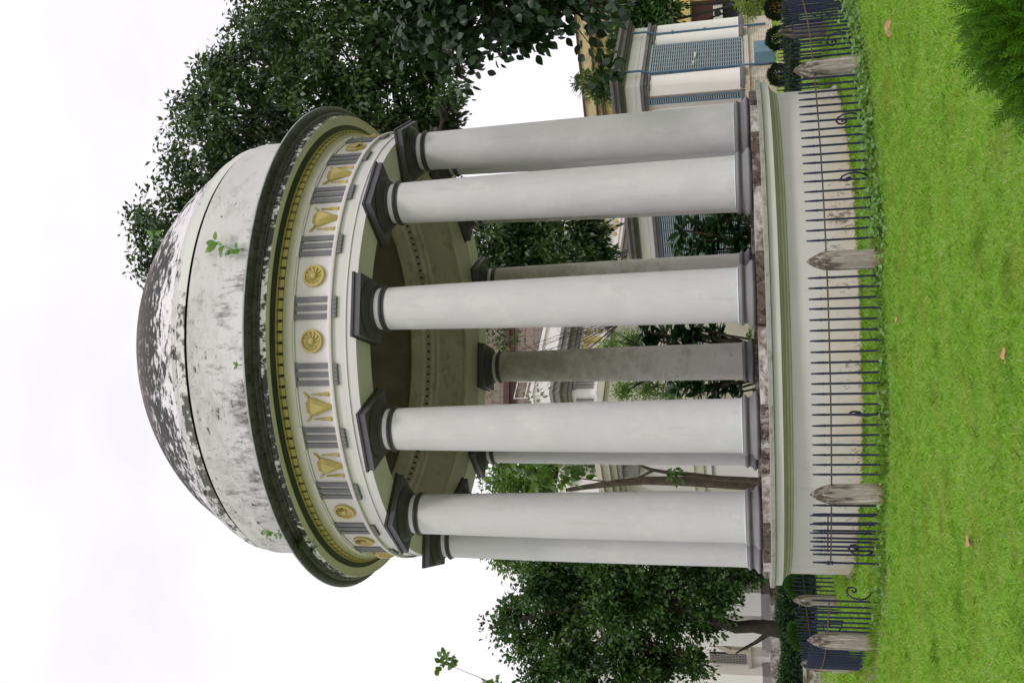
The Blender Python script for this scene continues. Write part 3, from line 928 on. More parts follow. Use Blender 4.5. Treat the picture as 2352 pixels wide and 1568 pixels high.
def crown(blobs, nclus, per, L, W, spread, shape=LEAF4, droop=0.35, shell=(0.55, 1.05), jit=0.3, outw=0.6):
    """blobs: (centre Vector, radius). clusters of leaves spread in the blobs"""
    c = np.array([tuple(b[0]) for b in blobs])
    r = np.array([b[1] for b in blobs])
    wgt = r ** 2
    i = rng.choice(len(blobs), nclus, p=wgt / wgt.sum())
    dv = unit(nclus)
    rr = rng.uniform(shell[0], shell[1], nclus) * r[i]
    lump = 1 + 0.16 * np.sin(dv[:, 0] * 7 + i) * np.sin(dv[:, 1] * 6 + 2 * i) + 0.1 * np.sin(dv[:, 2] * 11 + i)
    cc = c[i] + dv * (rr * lump)[:, None]
    gap = np.sin(cc[:, 0] * 2.3 + 1.1) * np.sin(cc[:, 1] * 2.1) * np.sin(cc[:, 2] * 2.6 + .4)
    keepc = gap > -0.30
    cc, dv, nclus = cc[keepc], dv[keepc], int(keepc.sum())
    k = np.repeat(np.arange(nclus), per)
    off = rng.normal(size=(len(k), 3)) * spread
    pos = cc[k] + off
    d = nrm(dv[k] * outw + off / spread * 0.5 + np.array([0, 0, -droop]) + unit(len(k)) * 0.45)
    nn = nrm(np.array([0, 0, 1.0]) + unit(len(k)) * 0.9)
    s = rng.uniform(1 - jit, 1 + jit, len(k))
    return leaves(pos, d, nn, L * s, W * s, shape)

def pxb(lst, Y, yj=0.0):
    out = []
    for x, y, r in lst:
        dy = random.uniform(-yj, yj)
        p = at(x, y, Y + dy)
        out.append((p, r * (p - Vector((0, -CD, CH))).dot(fw) / FPX))
    return out

def limbs(base, blobs, r0, fork, mat, parent, name='trunk', rmin=0.02):
    mb = MB()
    base, fork = Vector(base), Vector(fork)
    mid = (base + fork) / 2 + Vector((random.uniform(-.15, .15), random.uniform(-.15, .15), 0))
    mb.tube([base, base + (mid - base) * 0.12, mid, fork], [r0 * 1.35, r0 * 1.08, r0 * 0.95, r0 * 0.75], 12)
    for c, r in blobs:
        c = Vector(c)
        d = c - fork
        side = Vector((random.uniform(-1, 1), random.uniform(-1, 1), random.uniform(-.3, .6))) * d.length * 0.10
        pts = [fork - Vector((0, 0, 0.1)), fork + d * 0.35 + side + Vector((0, 0, 0.05 * d.length)), fork + d * 0.7 + side * 0.6, c + d.normalized() * r * 0.3]
        rr = r0 * 0.42
        mb.tube(pts, [rr, rr * 0.7, rr * 0.45, rmin], 7)
        for j in range(5):
            e = c + Vector(unit(1)[0]) * r * 0.8
            mb.tube([pts[2], (pts[2] + e) / 2 + Vector((0, 0, 0.08)), e], [rr * 0.35, rr * 0.2, rmin * 0.4], 5)
    return mb.build(name, mat, parent, 60)

# ------------------------------------------------------------------ trees
# large dark tree right behind the dome
T1 = [(350, 595, 55), (330, 520, 40), (395, 490, 85), (440, 560, 80), (470, 380, 110), (430, 250, 55), (540, 270, 130), (600, 400, 120), (500, 180, 70), (600, 130, 120), (680, 40, 130), (700, 250, 130), (760, 330, 110),
      (800, 130, 150), (860, 250, 110), (930, 330, 90), (900, 60, 150), (960, 170, 95), (1000, 260, 55), (990, 60, 100), (620, -60, 90), (820, -90, 150), (1020, 300, 45), (1035, 215, 40), (985, 310, 40)]
b1 = pxb(T1, 8.5, 1.2)
b1low = pxb([(1120, 560, 90), (1200, 520, 85), (1210, 600, 80), (1290, 560, 75), (1340, 530, 50), (1360, 590, 45), (1140, 660, 55)], 10.0, 0.8)
tr = empty('broad_tree', (3.45, 8.4, GZ), 0, 'huge dark leafy tree rising behind the right side of the dome', 'tree')
tr.location = (0, 0, 0)
fork = at(1010, 430, 8.5)
base = at(1850, 478, 8.6)
base.z = GZ - 0.1
limbs(base, b1, 0.34, fork, m_darkbark, tr)
V1, F1 = crown(b1, 5200, 13, 0.185, 0.088, 0.12, droop=0.7, shell=(0.30, 0.97), outw=0.25)
V2, F2 = crown(b1low, 1900, 13, 0.19, 0.085, 0.13, droop=0.6, shell=(0.1, 1.0), outw=0.2)
leafobj('crown', np.concatenate([V1, V2]), np.concatenate([F1, F2 + len(V1)]), lf_dark, tr)

# broad-leaved tree at the right edge, its branch hanging into the picture
b2 = pxb([(960, 0, 60), (1030, 40, 75), (1080, 90, 55), (1120, 20, 80), (1180, 60, 55), (1200, 5, 60), (1060, 150, 32), (1250, 25, 45), (1270, 75, 25), (1300, -5, 55), (1350, 10, 50), (1370, 60, 34), (1400, 5, 40), (1150, 100, 35), (940, 70, 70), (1010, 110, 45), (1230, 70, 30), (1160, 60, 60),
          (1180, -110, 150), (1000, -120, 150), (880, -150, 160), (760, -200, 150)], -3.0, 0.8)
tr = empty('overhanging_tree', (0, 0, 0), 0, 'tree at the right edge hanging large round dark leaves in front of the yellow house', 'tree')
tb = at(1500, -420, -2.5)
tb.z = GZ - 0.1
limbs(tb, b2, 0.26, at(1050, -330, -2.8), m_darkbark, tr, rmin=0.008)
V1, F1 = crown(b2, 620, 9, 0.17, 0.135, 0.13, LEAF10, droop=0.9, shell=(0.2, 1.0), outw=0.3)
# the lone spray hanging lower down
b2b = pxb([(1380, 150, 26), (1400, 180, 24), (1390, 120, 16)], -3.0)
V2, F2 = crown(b2b, 9, 4, 0.19, 0.14, 0.07, LEAF10, droop=0.9, shell=(0.1, 0.9))
mbs = MB()
mbs.tube([at(1290, 10, -3), at(1330, 70, -3), at(1368, 120, -3), at(1395, 175, -3)], [0.012, 0.009, 0.007, 0.004], 5)
mbs.build('twig', m_darkbark, tr)
leafobj('crown', np.concatenate([V1, V2]), np.concatenate([F1, F2 + len(V1)]), lf_broad, tr)

# evergreen at the left
b3 = pxb([(1150, 1440, 38), (1185, 1400, 50), (1215, 1470, 65), (1235, 1360, 55), (1260, 1310, 70), (1290, 1420, 95), (1330, 1330, 95), (1300, 1520, 90), (1410, 1390, 100), (1400, 1290, 80), (1430, 1480, 75), (1500, 1340, 95),
          (1540, 1420, 80), (1590, 1310, 75), (1640, 1370, 70), (1700, 1320, 45), (1520, 1530, 65), (1590, 1520, 45), (1450, 1560, 70), (1350, 1600, 90), (1690, 1370, 35), (1735, 1310, 28), (1230, 1560, 45), (1625, 1430, 38)], 13.0, 0.9)
tr = empty('evergreen_tree', (0, 0, 0), 0, 'dense dark evergreen tree at the left with a crooked dark trunk before the white house', 'tree')
tb = at(1795, 1443, 13.0)
mb = MB()
pts = [at(1850, 1443, 13), at(1792, 1445, 13), at(1730, 1437, 13), at(1690, 1440, 13), at(1620, 1415, 13), at(1540, 1390, 13)]
mb.tube(pts, [0.30, 0.27, 0.20, 0.19, 0.17, 0.14], 12)
mb.tube([at(1770, 1450, 13), at(1735, 1475, 13), at(1705, 1490, 13), at(1690, 1500, 12.9)], [0.09, 0.055, 0.04, 0.02], 8)
mb.build('trunk', m_darkbark, tr, 60)
limbs(at(1620, 1415, 13), b3, 0.16, at(1470, 1390, 13), m_darkbark, tr, 'limbs')
V, F = crown(b3, 4000, 11, 0.165, 0.105, 0.105, droop=0.2, shell=(0.15, 1.0), outw=0.4)
leafobj('crown', V, F, lf_mid, tr)

# young shoot with big leaves at the far left
tr = empty('sapling', (0, 0, 0), 0, 'thin sapling shoot with a tuft of large leaves against the sky at the left edge', 'sapling')
MB().tube([at(1700, 1600, 2), at(1300, 1610, 2), at(1150, 1575, 2), at(1085, 1548, 2), at(1040, 1530, 2)], [0.022, 0.016, 0.010, 0.007, 0.004], 6).build('stem', m_stem, tr, 60)
V1, F1 = crown(pxb([(1022, 1522, 20), (1015, 1535, 14), (1035, 1515, 12)], 2), 16, 2, 0.17, 0.13, 0.05, LEAF10, droop=0.1, shell=(0.1, 1))
V2, F2 = crown(pxb([(1110, 1556, 14), (1140, 1575, 30), (1180, 1600, 40)], 2), 18, 2, 0.18, 0.13, 0.06, LEAF10, droop=0.1, shell=(0.1, 1))
leafobj('crown', np.concatenate([V1, V2]), np.concatenate([F1, F2 + len(V1)]), lf_light, tr)

# pale leafy tree far behind the left columns
b5 = pxb([(1150, 1090, 45), (1200, 1120, 60), (1270, 1090, 70), (1330, 1110, 45), (1180, 1200, 70), (1260, 1210, 80), (1150, 1270, 35), (1190, 1290, 30), (1355, 1085, 30), (1130, 1240, 40)], 22.0, 1.0)
tr = empty('leafy_tree', (0, 0, 0), 0, 'light green leafy tree seen between the left columns above the cream wall', 'tree')
tb = at(1800, 1160, 22)
tb.z = GZ
limbs(tb, b5, 0.22, at(1400, 1160, 22), m_bark, tr)
V, F = crown(b5, 1900, 10, 0.2, 0.10, 0.17, droop=0.3, shell=(0.2, 1.02))
leafobj('crown', V, F, lf_light, tr)

# half broken young tree just behind the left columns
tr = empty('broken_tree', (0, 0, 0), 0, 'young brown trunked tree with forked broken stem between two left columns', 'tree')
Yb = 7.6
mb = MB()
tb = at(1850, 1112, Yb)
tb.z = GZ
mb.tube([tb, at(1735, 1113, Yb), at(1640, 1108, Yb), at(1560, 1104, Yb), at(1480, 1103, Yb), at(1420, 1108, Yb), at(1345, 1118, Yb), at(1300, 1125, Yb)], [0.16, 0.15, 0.135, 0.125, 0.11, 0.095, 0.07, 0.05], 12)
mb.build('trunk', m_bark, tr, 60)
mb = MB()
Y2 = Yb - 0.7
tb2 = at(1850, 1104, Y2)
tb2.z = GZ
mb.tube([tb2, at(1738, 1103, Y2), at(1650, 1098, Y2), at(1590, 1090, Y2), at(1530, 1084, Y2), at(1495, 1078, Y2), at(1460, 1064, Y2), at(1440, 1050, Y2)], [0.085, 0.08, 0.07, 0.06, 0.05, 0.045, 0.035, 0.02], 9)
mb.tube([at(1500, 1080, Y2), at(1470, 1095, Y2), at(1440, 1112, Y2)], [0.04, 0.032, 0.026], 8)
mb.tube([at(1440, 1112, Y2), at(1380, 1104, Y2), at(1300, 1094, Y2), at(1200, 1080, Y2), at(1130, 1066, Y2)], [0.022, 0.018, 0.014, 0.01, 0.006], 6)
mb.build('branch', m_bark, tr, 60)
V1, F1 = crown(pxb([(1200, 1080, 34), (1240, 1095, 26), (1290, 1082, 30), (1330, 1100, 22), (1160, 1072, 24), (1370, 1110, 14)], Y2), 60, 2, 0.26, 0.19, 0.10, LEAF10, droop=0.7, shell=(0.1, 1))
V2, F2 = crown(pxb([(1550, 1090, 18), (1560, 1105, 15), (1540, 1075, 12), (1450, 1090, 8), (1400, 1062, 10)], Y2 - 0.1), 26, 2, 0.16, 0.10, 0.05, LEAF10, droop=0.0, shell=(0.1, 1))
leafobj('crown', np.concatenate([V1, V2]), np.concatenate([F1, F2 + len(V1)]), lf_light, tr)

def plumeria(lst, Y, label, basex):
    t = empty('frangipani_shrub', (0, 0, 0), 0, label, 'shrub', 'frangipani shrubs behind the pavilion')
    mb = MB()
    b0 = at(1850, basex, Y)
    b0.z = GZ
    VV, FF, n0 = [], [], 0
    for x, y, r in lst:
        c = at(x, y, Y + random.uniform(-0.4, 0.4))
        mid = (b0 + c) / 2 + Vector((random.uniform(-.2, .2), 0, -0.2))
        mb.tube([b0, mid, c], [0.06, 0.04, 0.025], 7)
        n = 46
        dv = unit(n)
        dv[:, 2] = np.abs(dv[:, 2]) * 0.55 - 0.15
        pos = np.repeat(np.array([tuple(c)]), n, 0) + dv * 0.05
        V, F = leaves(pos, dv, nrm(np.array([0, 0, 1.]) + unit(n) * 0.3), rng.uniform(0.34, 0.58, n) * r, 0.20 * r, LANCE)
        VV.append(V)
        FF.append(F + n0)
        n0 += len(V)
    mb.build('stem', m_bark, t, 60)
    leafobj('crown', np.concatenate(VV), np.concatenate(FF), lf_lance, t)

plumeria([(1570, 530, 1), (1620, 555, 1), (1600, 510, 1), (1660, 535, 1), (1640, 580, 1), (1700, 560, 1), (1690, 590, 1), (1720, 530, .9), (1590, 575, .8), (1680, 500, 1), (1560, 560, .9), (1650, 505, 1), (1715, 585, .9), (1630, 525, .9), (1700, 515, .8)], 7.5, 'dark long leaved shrub before the blue louvres, between the second and third columns', 545)
plumeria([(1480, 760, 1), (1530, 770, 1), (1570, 755, 1), (1600, 790, 1), (1640, 760, 1), (1510, 800, 1), (1560, 820, 1), (1620, 830, 1), (1590, 880, 1), (1640, 890, 1), (1680, 880, 1), (1610, 900, .9), (1660, 850, 1), (1540, 860, .8), (1500, 780, 1), (1550, 790, 1), (1610, 760, 1), (1660, 775, .9), (1590, 770, 1), (1560, 890, .8), (1700, 900, .8), (1650, 905, .9), (1610, 875, .9)], 8.0, 'dark long leaved shrub behind the middle rear column, seen on both its sides', 830)

b8 = pxb([(1410, 760, 30), (1450, 790, 38), (1500, 750, 30), (1440, 840, 40), (1430, 900, 26), (1480, 890, 38), (1530, 905, 34), (1400, 800, 25), (1560, 880, 25), (1650, 520, 28), (1620, 545, 24)], 12.0, 1.0)
tr = empty('feathery_tree', (0, 0, 0), 0, 'airy bright green fine leaved tree behind the middle columns', 'tree')
tb = at(1850, 850, 12)
tb.z = GZ
limbs(tb, b8[:9], 0.09, at(1620, 850, 12), m_darkbark, tr, rmin=0.01)
V, F = crown(b8, 700, 16, 0.085, 0.035, 0.10, droop=0.3, shell=(0.0, 1.05))
leafobj('crown', V, F, lf_feather, tr)

# bare twiggy tree
tr = empty('bare_tree', (0, 0, 0), 0, 'bare dark twigs with a few leaves in front of the white mansion cornice', 'tree')
mb = MB()
Yt = 16.0
tb = at(1850, 720, Yt)
tb.z = GZ
f0 = at(1430, 735, Yt)
mb.tube([tb, f0], [0.14, 0.07], 8)
for i in range(16):
    e = at(random.uniform(1140, 1330), random.uniform(735, 930), Yt + random.uniform(-1, 1))
    mm = (f0 * 0.5 + e * 0.5) + Vector((random.uniform(-.3, .3), 0, random.uniform(-.2, .3)))
    mb.tube([f0, mm, e], [0.020, 0.010, 0.004], 5)
    for j in range(6):
        s0 = mm.lerp(e, random.uniform(0.1, 0.95))
        e2 = s0 + Vector((random.uniform(-.7, .7), random.uniform(-.5, .5), random.uniform(-.1, .7)))
        mb.tube([s0, (s0 + e2) / 2 + Vector((0, 0, .05)), e2], [0.006, 0.0045, 0.003], 4)
mb.build('trunk', m_darkbark, tr)
V, F = crown(pxb([(1145, 760, 26), (1170, 780, 22), (1135, 790, 18), (1200, 765, 20), (1235, 910, 14), (1128, 920, 18)], Yt), 70, 8, 0.16, 0.07, 0.11, droop=0.4)
leafobj('crown', V, F, lf_dark, tr)

# trees and bushes before the yellow house
def bush(name, lst, Y, n, per, L, W, sp, mat, label, cat, group=None, droop=0.2, base=None, shell=(0.3, 1.03)):
    bl = pxb(lst, Y, 0.4)
    t = empty(name, (0, 0, 0), 0, label, cat, group)
    zb = base if base is not None else GZ
    mb = MB()
    c0 = min(bl, key=lambda q: q[0].z)[0]
    for c, r in bl:
        mb.tube([Vector((c0.x, c0.y, zb)), (Vector((c0.x, c0.y, zb)) + c) / 2, c], [0.07, 0.05, 0.02], 6)
    mb.build('stem', m_darkbark, t)
    V, F = crown(bl, n, per, L, W, sp, droop=droop, shell=shell)
    leafobj('crown', V, F, mat, t)
    return t

bush('leafy_tree', [(1460, 25, 55), (1500, 60, 50), (1440, 70, 40), (1520, 20, 40), (1470, 100, 35), (1440, -20, 50)], 40, 900, 9, 0.32, 0.2, 0.25, lf_mid, 'rounded green tree growing in front of the yellow house window', 'tree')
bush('conifer', [(1430, 130, 30), (1405, 165, 28), (1375, 190, 24), (1350, 215, 16), (1420, 180, 20), (1340, 190, 10), (1390, 215, 16)], 38, 500, 9, 0.3, 0.10, 0.22, lf_mid, 'dark feathery conifer standing above the louvred house roof', 'tree')
# umbel on the parapet
t = empty('parapet_plant', (0, 0, 0), 0, 'spindly round headed plant sprouting above the yellow house parapet', 'plant')
mb = MB()
c0 = at(1350, 190, 37)
VV, FF, n0 = [], [], 0
for i in range(22):
    a = random.uniform(-0.9, 0.9)
    e = at(1318 + 14 * a * a + random.uniform(-4, 12), 185 + 19 * a, 37 + random.uniform(-.3, .3))
    mb.tube([c0, c0.lerp(e, 0.5) + Vector((0, 0, 0.05)), e], [0.02, 0.012, 0.008], 4)
    n = 16
    V, F = leaves(np.array([tuple(e)] * n), unit(n), unit(n), 0.14, 0.05)
    VV.append(V); FF.append(F + n0); n0 += len(V)
mb.build('stem', m_stem, t)
leafobj('flower_head', np.concatenate(VV), np.concatenate(FF), lf_mid, t)

bush('potted_shrub', [(1712, 18, 14), (1725, 6, 13), (1738, 22, 11), (1722, 35, 9), (1745, 8, 10), (1700, 2, 12)], 24, 220, 8, 0.11, 0.05, 0.09, lf_cream, 'pale yellow green shrub in a terracotta pot at the right edge', 'shrub')
for i, (x, y, s, lab) in enumerate(((1752, 16, 1.0, 'terracotta pot holding the pale yellow green shrub at the right edge'), (1758, 48, .0, ''))):
    if s:
        p = at(x, y, 23.6)
        o = MB().lathe([(0.02, 0), (0.17, 0), (0.25, 0.33), (0.28, 0.34), (0.28, 0.40), (0.24, 0.40), (0.22, 0.3), (0.02, 0.3)], 24).build('flower_pot', m_terra, None, 40)
        o.location = (p.x, p.y, GZ)
        tag(o, lab, 'pot')
for x, y, s, lab in ((1757, 52, 0.17, 'small white stone beside the flower pot at the end of the brick base'), (1764, 62, 0.2, 'pale stone lying below the louvred house corner drainpipe'), (1790, 155, 0.26, 'white stone with flat top by the brick base before the blue louvres')):
    d = at(x + 6, y, 0) - Vector((0, -CD, CH))
    p = Vector((0, -CD, CH)) + d * ((GZ - CH) / d.z) * 0.97
    o = MB().lathe([(0.01, -0.05), (s, 0), (s * 1.08, s * 0.4), (s * 0.9, s * 0.9), (s * 0.5, s * 1.15), (0.01, s * 1.2)], 12).build('garden_stone', m_pebble, None, 60)
    o.location = (p.x, min(p.y, 27.5), GZ)
    tag(o, lab, 'stone')

def ball(x, y, rpx, Y, mat, label, name='clipped_bush', n=2600, group=None):
    c = at(x, y, Y)
    r = rpx * (Y + CD) / FPX
    t = empty(name, (c.x, c.y, GZ), 0, label, 'bush', group)
    cz = c.z - GZ
    MB().tube([(0, 0, -0.05), (0, 0, cz)], [0.04, 0.03], 7).build('stem', m_darkbark, t)
    dv = unit(n)
    lump = 1 + 0.08 * np.sin(dv[:, 0] * 6 + x) * np.sin(dv[:, 2] * 5)
    pos = dv * (r * rng.uniform(0.72, 1.0, n) * lump)[:, None] * np.array([1, 1, 0.95]) + np.array([0, 0, cz])
    V, F = leaves(pos, nrm(dv + unit(n) * 0.5 + np.array([0, 0, 0.4])), unit(n), rng.uniform(0.06, 0.11, n), 0.028)
    leafobj('crown', V, F, mat, t)

ball(1781, 20, 23, 12.5, lf_balld, 'dark round clipped bush beyond the fence at the right edge')
ball(1785, 88, 24, 12.5, lf_balld, 'dark round clipped bush behind the distant stone post on the right')
ball(1788, 172, 23, 12.5, lf_balld, 'dark round clipped bush in front of the blue steel box')
ball(1833, 1346, 25, 8.0, lf_ball, 'bright green clipped ball bush beside the left edge of the drum', n=4200, group=None)
ball(1841, 1457, 30, 8.0, lf_ball, 'bright green clipped ball bush behind the left front post of the fence', n=4200)

# clipped hedge at the left and low planting at the right
hg = empty('hedge', (0, 0, 0), 0, 'long dark clipped hedge behind the fence at the left', 'hedge')
p0_, p1_ = at(1850, 1660, 10.5), at(1850, 1270, 10.0)
n = 26000
t_ = rng.uniform(0, 1, n)
hx = p0_.x + (p1_.x - p0_.x) * t_
hy = 10.4 + rng.uniform(-0.55, 0.55, n)
hz = GZ + rng.uniform(0, 1, n) ** 0.7 * (1.02 + 0.07 * np.sin(hx * 3))
V, F = leaves(np.stack([hx, hy, hz], 1), unit(n) + np.array([0, -0.4, 0.3]), unit(n), rng.uniform(0.07, 0.12, n), 0.05)
leafobj('foliage', V, F, lf_hedge, hg)
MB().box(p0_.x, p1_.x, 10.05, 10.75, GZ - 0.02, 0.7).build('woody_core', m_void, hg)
hg = empty('low_hedge', (0, 0, 0), 0, 'low dark planting bed seen through the distant bars at the right', 'hedge')
p0_, p1_ = at(1850, 300, 10.5), at(1850, -40, 10.5)
n = 6000
hx = rng.uniform(p0_.x, p1_.x, n)
V, F = leaves(np.stack([hx, 10.2 + rng.uniform(-.3, .3, n), GZ + rng.uniform(0, .42, n)], 1), unit(n) + np.array([0, -.3, .3]), unit(n), rng.uniform(.07, .13, n), 0.05)
leafobj('foliage', V, F, lf_hedge, hg)

# low garden wall, far left
q = MB()
pl = at(1850, 1545, 9.0)
q.box(pl.x - 6, pl.x + 0.1, 9.2, 9.45, GZ - 0.05, 0.28)
q.box(pl.x - 6, pl.x + 0.14, 9.14, 9.51, 0.2805, 0.36)
tag(q.build('garden_wall', m_stylo), 'low stained garden wall at the far left in front of the hedge', 'wall')

# ------------------------------------------------------------------ houses behind
ANG = math.atan2(0.78, 0.62)

def house(name, loc, label):
    return empty(name, (loc[0], loc[1], GZ), ANG, label, 'building')

def louvre(parent, face, a0, a1, z0, z1, nm='louvre_screen', mull=0.42, off=0.03):
    """face 'A': plane y=0 spanning x; face 'B': plane x=0 spanning y"""
    def bx(mb, s0, s1, d0, d1, za, zb):
        if face == 'A':
            mb.box(s0, s1, -d1, -d0, za, zb)
        else:
            mb.box(-d1, -d0, s0, s1, za, zb)
    bk = MB()
    bx(bk, a0, a1, 0.012, 0.02, z0, z1)
    o = bk.build(nm, m_void, parent)
    sl = MB()
    n = int((z1 - z0) / 0.105)
    for i in range(n):
        z = z0 + (z1 - z0) * (i + 0.5) / n
        bx(sl, a0 + 0.03, a1 - 0.03, off, off + 0.03, z - 0.026, z + 0.026)
    sl.build('slats', m_slat, o)
    fr_ = MB()
    bx(fr_, a0, a0 + 0.06, 0.022, 0.085, z0, z1)
    bx(fr_, a1 - 0.06, a1, 0.022, 0.085, z0, z1)
    bx(fr_, a0 + 0.06, a1 - 0.06, 0.022, 0.085, z1 - 0.08, z1)
    bx(fr_, a0 + 0.06, a1 - 0.06, 0.022, 0.085, z0, z0 + 0.08)
    k = int((a1 - a0) / mull)
    for i in range(1, k):
        s = a0 + (a1 - a0) * i / k
        bx(fr_, s - 0.018, s + 0.018, 0.061, 0.08, z0 + 0.08, z1 - 0.08)
    fr_.build('mullions', m_slat if face == 'A' else m_blue, o)
    return o

def cornice(mb, x0, y0, x1, y1, prof):
    """stepped boxes following two faces; prof rows: (projection, z0, z1)"""
    for p, z0, z1 in prof:
        mb.box(x0 - p, x1 + p, y0 - p, y1, z0, z1)

D = -GZ
B2 = house('louvred_house', (11.64, 28.2), 'white house with blue louvre screens, grey cornice and whitewashed brick base')
LX, LY = 7.0, 16.0
MB().box(0.12, LX - .12, 0.12, LY, 1.3 + D, 6.72 + D).build('wall', m_bwhite, B2)
q = MB()
q.box(-0.06, LX + .06, -0.06, LY, -0.1, 1.08 + D)
q.box(-0.14, LX + .14, -0.14, LY, 1.08 + D + .001, 1.30 + D)
q.build('brick_base', m_brickw, B2)
for (x0, x1, y0, y1) in ((-0.02, 0.78, -0.02, 0.5), (4.62, 5.4, -0.04, 0.5), (5.9, 6.98, -0.02, 0.5), (-0.02, 0.4, 1.2, 2.6), (-0.02, .4, 4.4, 6.9), (-.02, .4, 12.6, 15)):
    MB().box(x0, x1, y0, y1, 1.52 + D, 5.62 + D).build('pilaster', m_bwhite, B2)
for (cx_, cy_) in ((0.35, 0.05), (5.0, 0.02), (6.4, 0.05)):
    MB().lathe([(0.42, 1.52 + D), (0.40, 1.6 + D), (0.35, 5.55 + D)], 24, c=(cx_, cy_)).build('half_column', m_bwhite, B2, 40)
for (cx_, cy_) in ((0.35, 0.05), (5.0, 0.02), (6.4, 0.05)):
    q = MB().lathe([(0.3, 1.302 + D), (0.54, 1.302 + D), (0.54, 1.42 + D), (0.46, 1.45 + D), (0.46, 1.518 + D), (0.3, 1.519 + D)], 24, c=(cx_, cy_))
    q.build('column_base', m_bgrey, B2, 40)
    MB().lathe([(0.3, 5.60 + D), (0.41, 5.60 + D), (0.41, 5.67 + D), (0.3, 5.67 + D)], 24, c=(cx_, cy_)).build('neck_ring', m_bgrey, B2, 40)
MB().box(-0.07, 0.5, 0.6, LY, 1.301 + D, 1.48 + D).build('skirting', m_bgrey, B2)
q = MB()
cornice(q, 0, 0, LX, LY, ((0.10, 5.76 + D, 5.90 + D), (0.19, 5.901 + D, 6.06 + D)))
q.build('capital_band', m_bgrey, B2)
q = MB()
cornice(q, 0, 0, LX, LY, ((0.03, 6.061 + D, 6.30 + D), (0.06, 6.301 + D, 6.34 + D), (0.035, 6.341 + D, 6.78 + D)))
q.build('frieze', m_bwhite, B2)
q = MB()
cornice(q, 0, 0, LX, LY, ((0.16, 6.781 + D, 6.90 + D), (0.34, 6.901 + D, 6.99 + D), (0.60, 6.991 + D, 7.16 + D), (0.68, 7.161 + D, 7.22 + D), (0.78, 7.221 + D, 7.36 + D)))
q.build('cornice', m_bgrey, B2)
louvre(B2, 'A', 0.92, 4.55, 1.34 + D, 5.74 + D)
louvre(B2, 'B', 7.0, 12.4, 1.32 + D, 5.74 + D)
louvre(B2, 'B', 0.62, 0.92, 1.50 + D, 5.74 + D, 'shutter_strip', 1.0)
for x in (1.06, 5.72):
    q = MB()
    q.tube([(x, -0.16, 0.3), (x, -0.16, 5.6 + D), (x, -0.32, 6.1 + D), (x, -0.32, 6.80 + D)], 0.055, 8)
    for z in (1.5, 3.2, 4.8):
        q.box(x - .1, x + .1, -0.23, -0.08, z, z + .12)
    q.build('drainpipe', m_pipe, B2, 40)
q = MB().box(2.55, 3.05, -0.16, -0.07, 3.55 + D, 3.64 + D).box(1.75, 1.95, -.2, -.07, 3.6 + D, 3.7 + D)
q.build('tube_lamp', m_metalw, B2)
o = MB().box(1.02, 2.3, -0.75, -0.18, 0.04, 0.95).build('steel_box', m_barrel, None)
o.location = (11.64, 28.2, GZ)
o.rotation_euler = (0, 0, ANG)
tag(o, 'faded blue steel box standing at the foot of the louvred house', 'box')

t = empty('roof_ladder', (0, 0, 0), 0, 'black iron ladder slanting above the louvred house roof, between the second and third columns', 'ladder')
q = MB()
La, Lb, Lc, Ld = at(1390, 602, 36), at(1452, 566, 36), at(1398, 604, 36), at(1460, 568, 36)
q.tube([La, Lb], 0.05, 6)
q.tube([Lc, Ld], 0.05, 6)
q.build('side_rail', m_dark, t)
for i in range(7):
    MB().tube([La.lerp(Lb, (i + .5) / 7), Lc.lerp(Ld, (i + .5) / 7)], 0.035, 6).build('rung', m_dark, t)

B3 = house('white_mansion', (-3.25, 41.17), 'tall white mansion with gold bull heads on its frieze and a grey cornice')
MB().box(0.1, 30, 0.1, 9, 0, 13.0 + D).build('wall', m_bwhite2, B3)
q = MB()
cornice(q, 0, 0, 30, 9, ((0.20, 12.0 + D, 12.2 + D), (0.45, 12.201 + D, 12.5 + D), (0.95, 12.501 + D, 12.85 + D), (1.1, 12.851 + D, 13.06 + D)))
q.build('cornice', m_mauve, B3)
q = MB()
cornice(q, 0, 0, 30, 9, ((0.15, 13.061 + D, 14.3 + D), (0.28, 14.301 + D, 14.52 + D)))
q.build('parapet', m_bwhite2, B3)
q = MB()
cornice(q, 0, 0, 30, 9, ((0.12, 10.42 + D, 10.55 + D), (0.05, 10.1 + D, 10.419 + D)))
q.build('string_course', m_bwhite2, B3)
q = MB()
cornice(q, 0, 0, 30, 9, ((0.30, 9.7 + D, 9.95 + D), (0.5, 9.951 + D, 10.09 + D)))
q.build('lower_cornice', m_mauve, B3)
MB().box(0.04, 29, 0.04, 9, 8.95 + D, 9.08 + D).build('plaster_band', m_cream, B3)

def relief_bull(cx_, cz_, s):
    mb = MB()
    head = [(-0.30, 0.28), (0.30, 0.28), (0.27, 0.1), (0.17, -0.25), (0.13, -0.5), (-0.13, -0.5), (-0.17, -0.25), (-0.27, 0.1)]
    horn = [(0.28, 0.28), (0.60, 0.40), (0.78, 0.62), (0.66, 0.30), (0.28, 0.12)]
    crest = [(-0.25, 0.28), (-0.2, 0.55), (0, 0.62), (0.2, 0.55), (0.25, 0.28)]
    for pl_, d in ((head, 0.22), (horn, 0.12), ([(-a, b_) for a, b_ in horn][::-1], 0.12), (crest, 0.1)):
        n = len(pl_)
        c0 = (sum(p[0] for p in pl_) / n, sum(p[1] for p in pl_) / n)
        vs = [(cx_ + a * s, 0.1, cz_ + b_ * s) for a, b_ in pl_] + [(cx_ + a * s, -d * .6 * s, cz_ + b_ * s) for a, b_ in pl_] + [(cx_ + c0[0] * s, -d * s, cz_ + c0[1] * s)]
        mb.add(vs, [(i, (i + 1) % n, n + (i + 1) % n, n + i) for i in range(n)] + [(n + i, n + (i + 1) % n, 2 * n) for i in range(n)])
    return mb

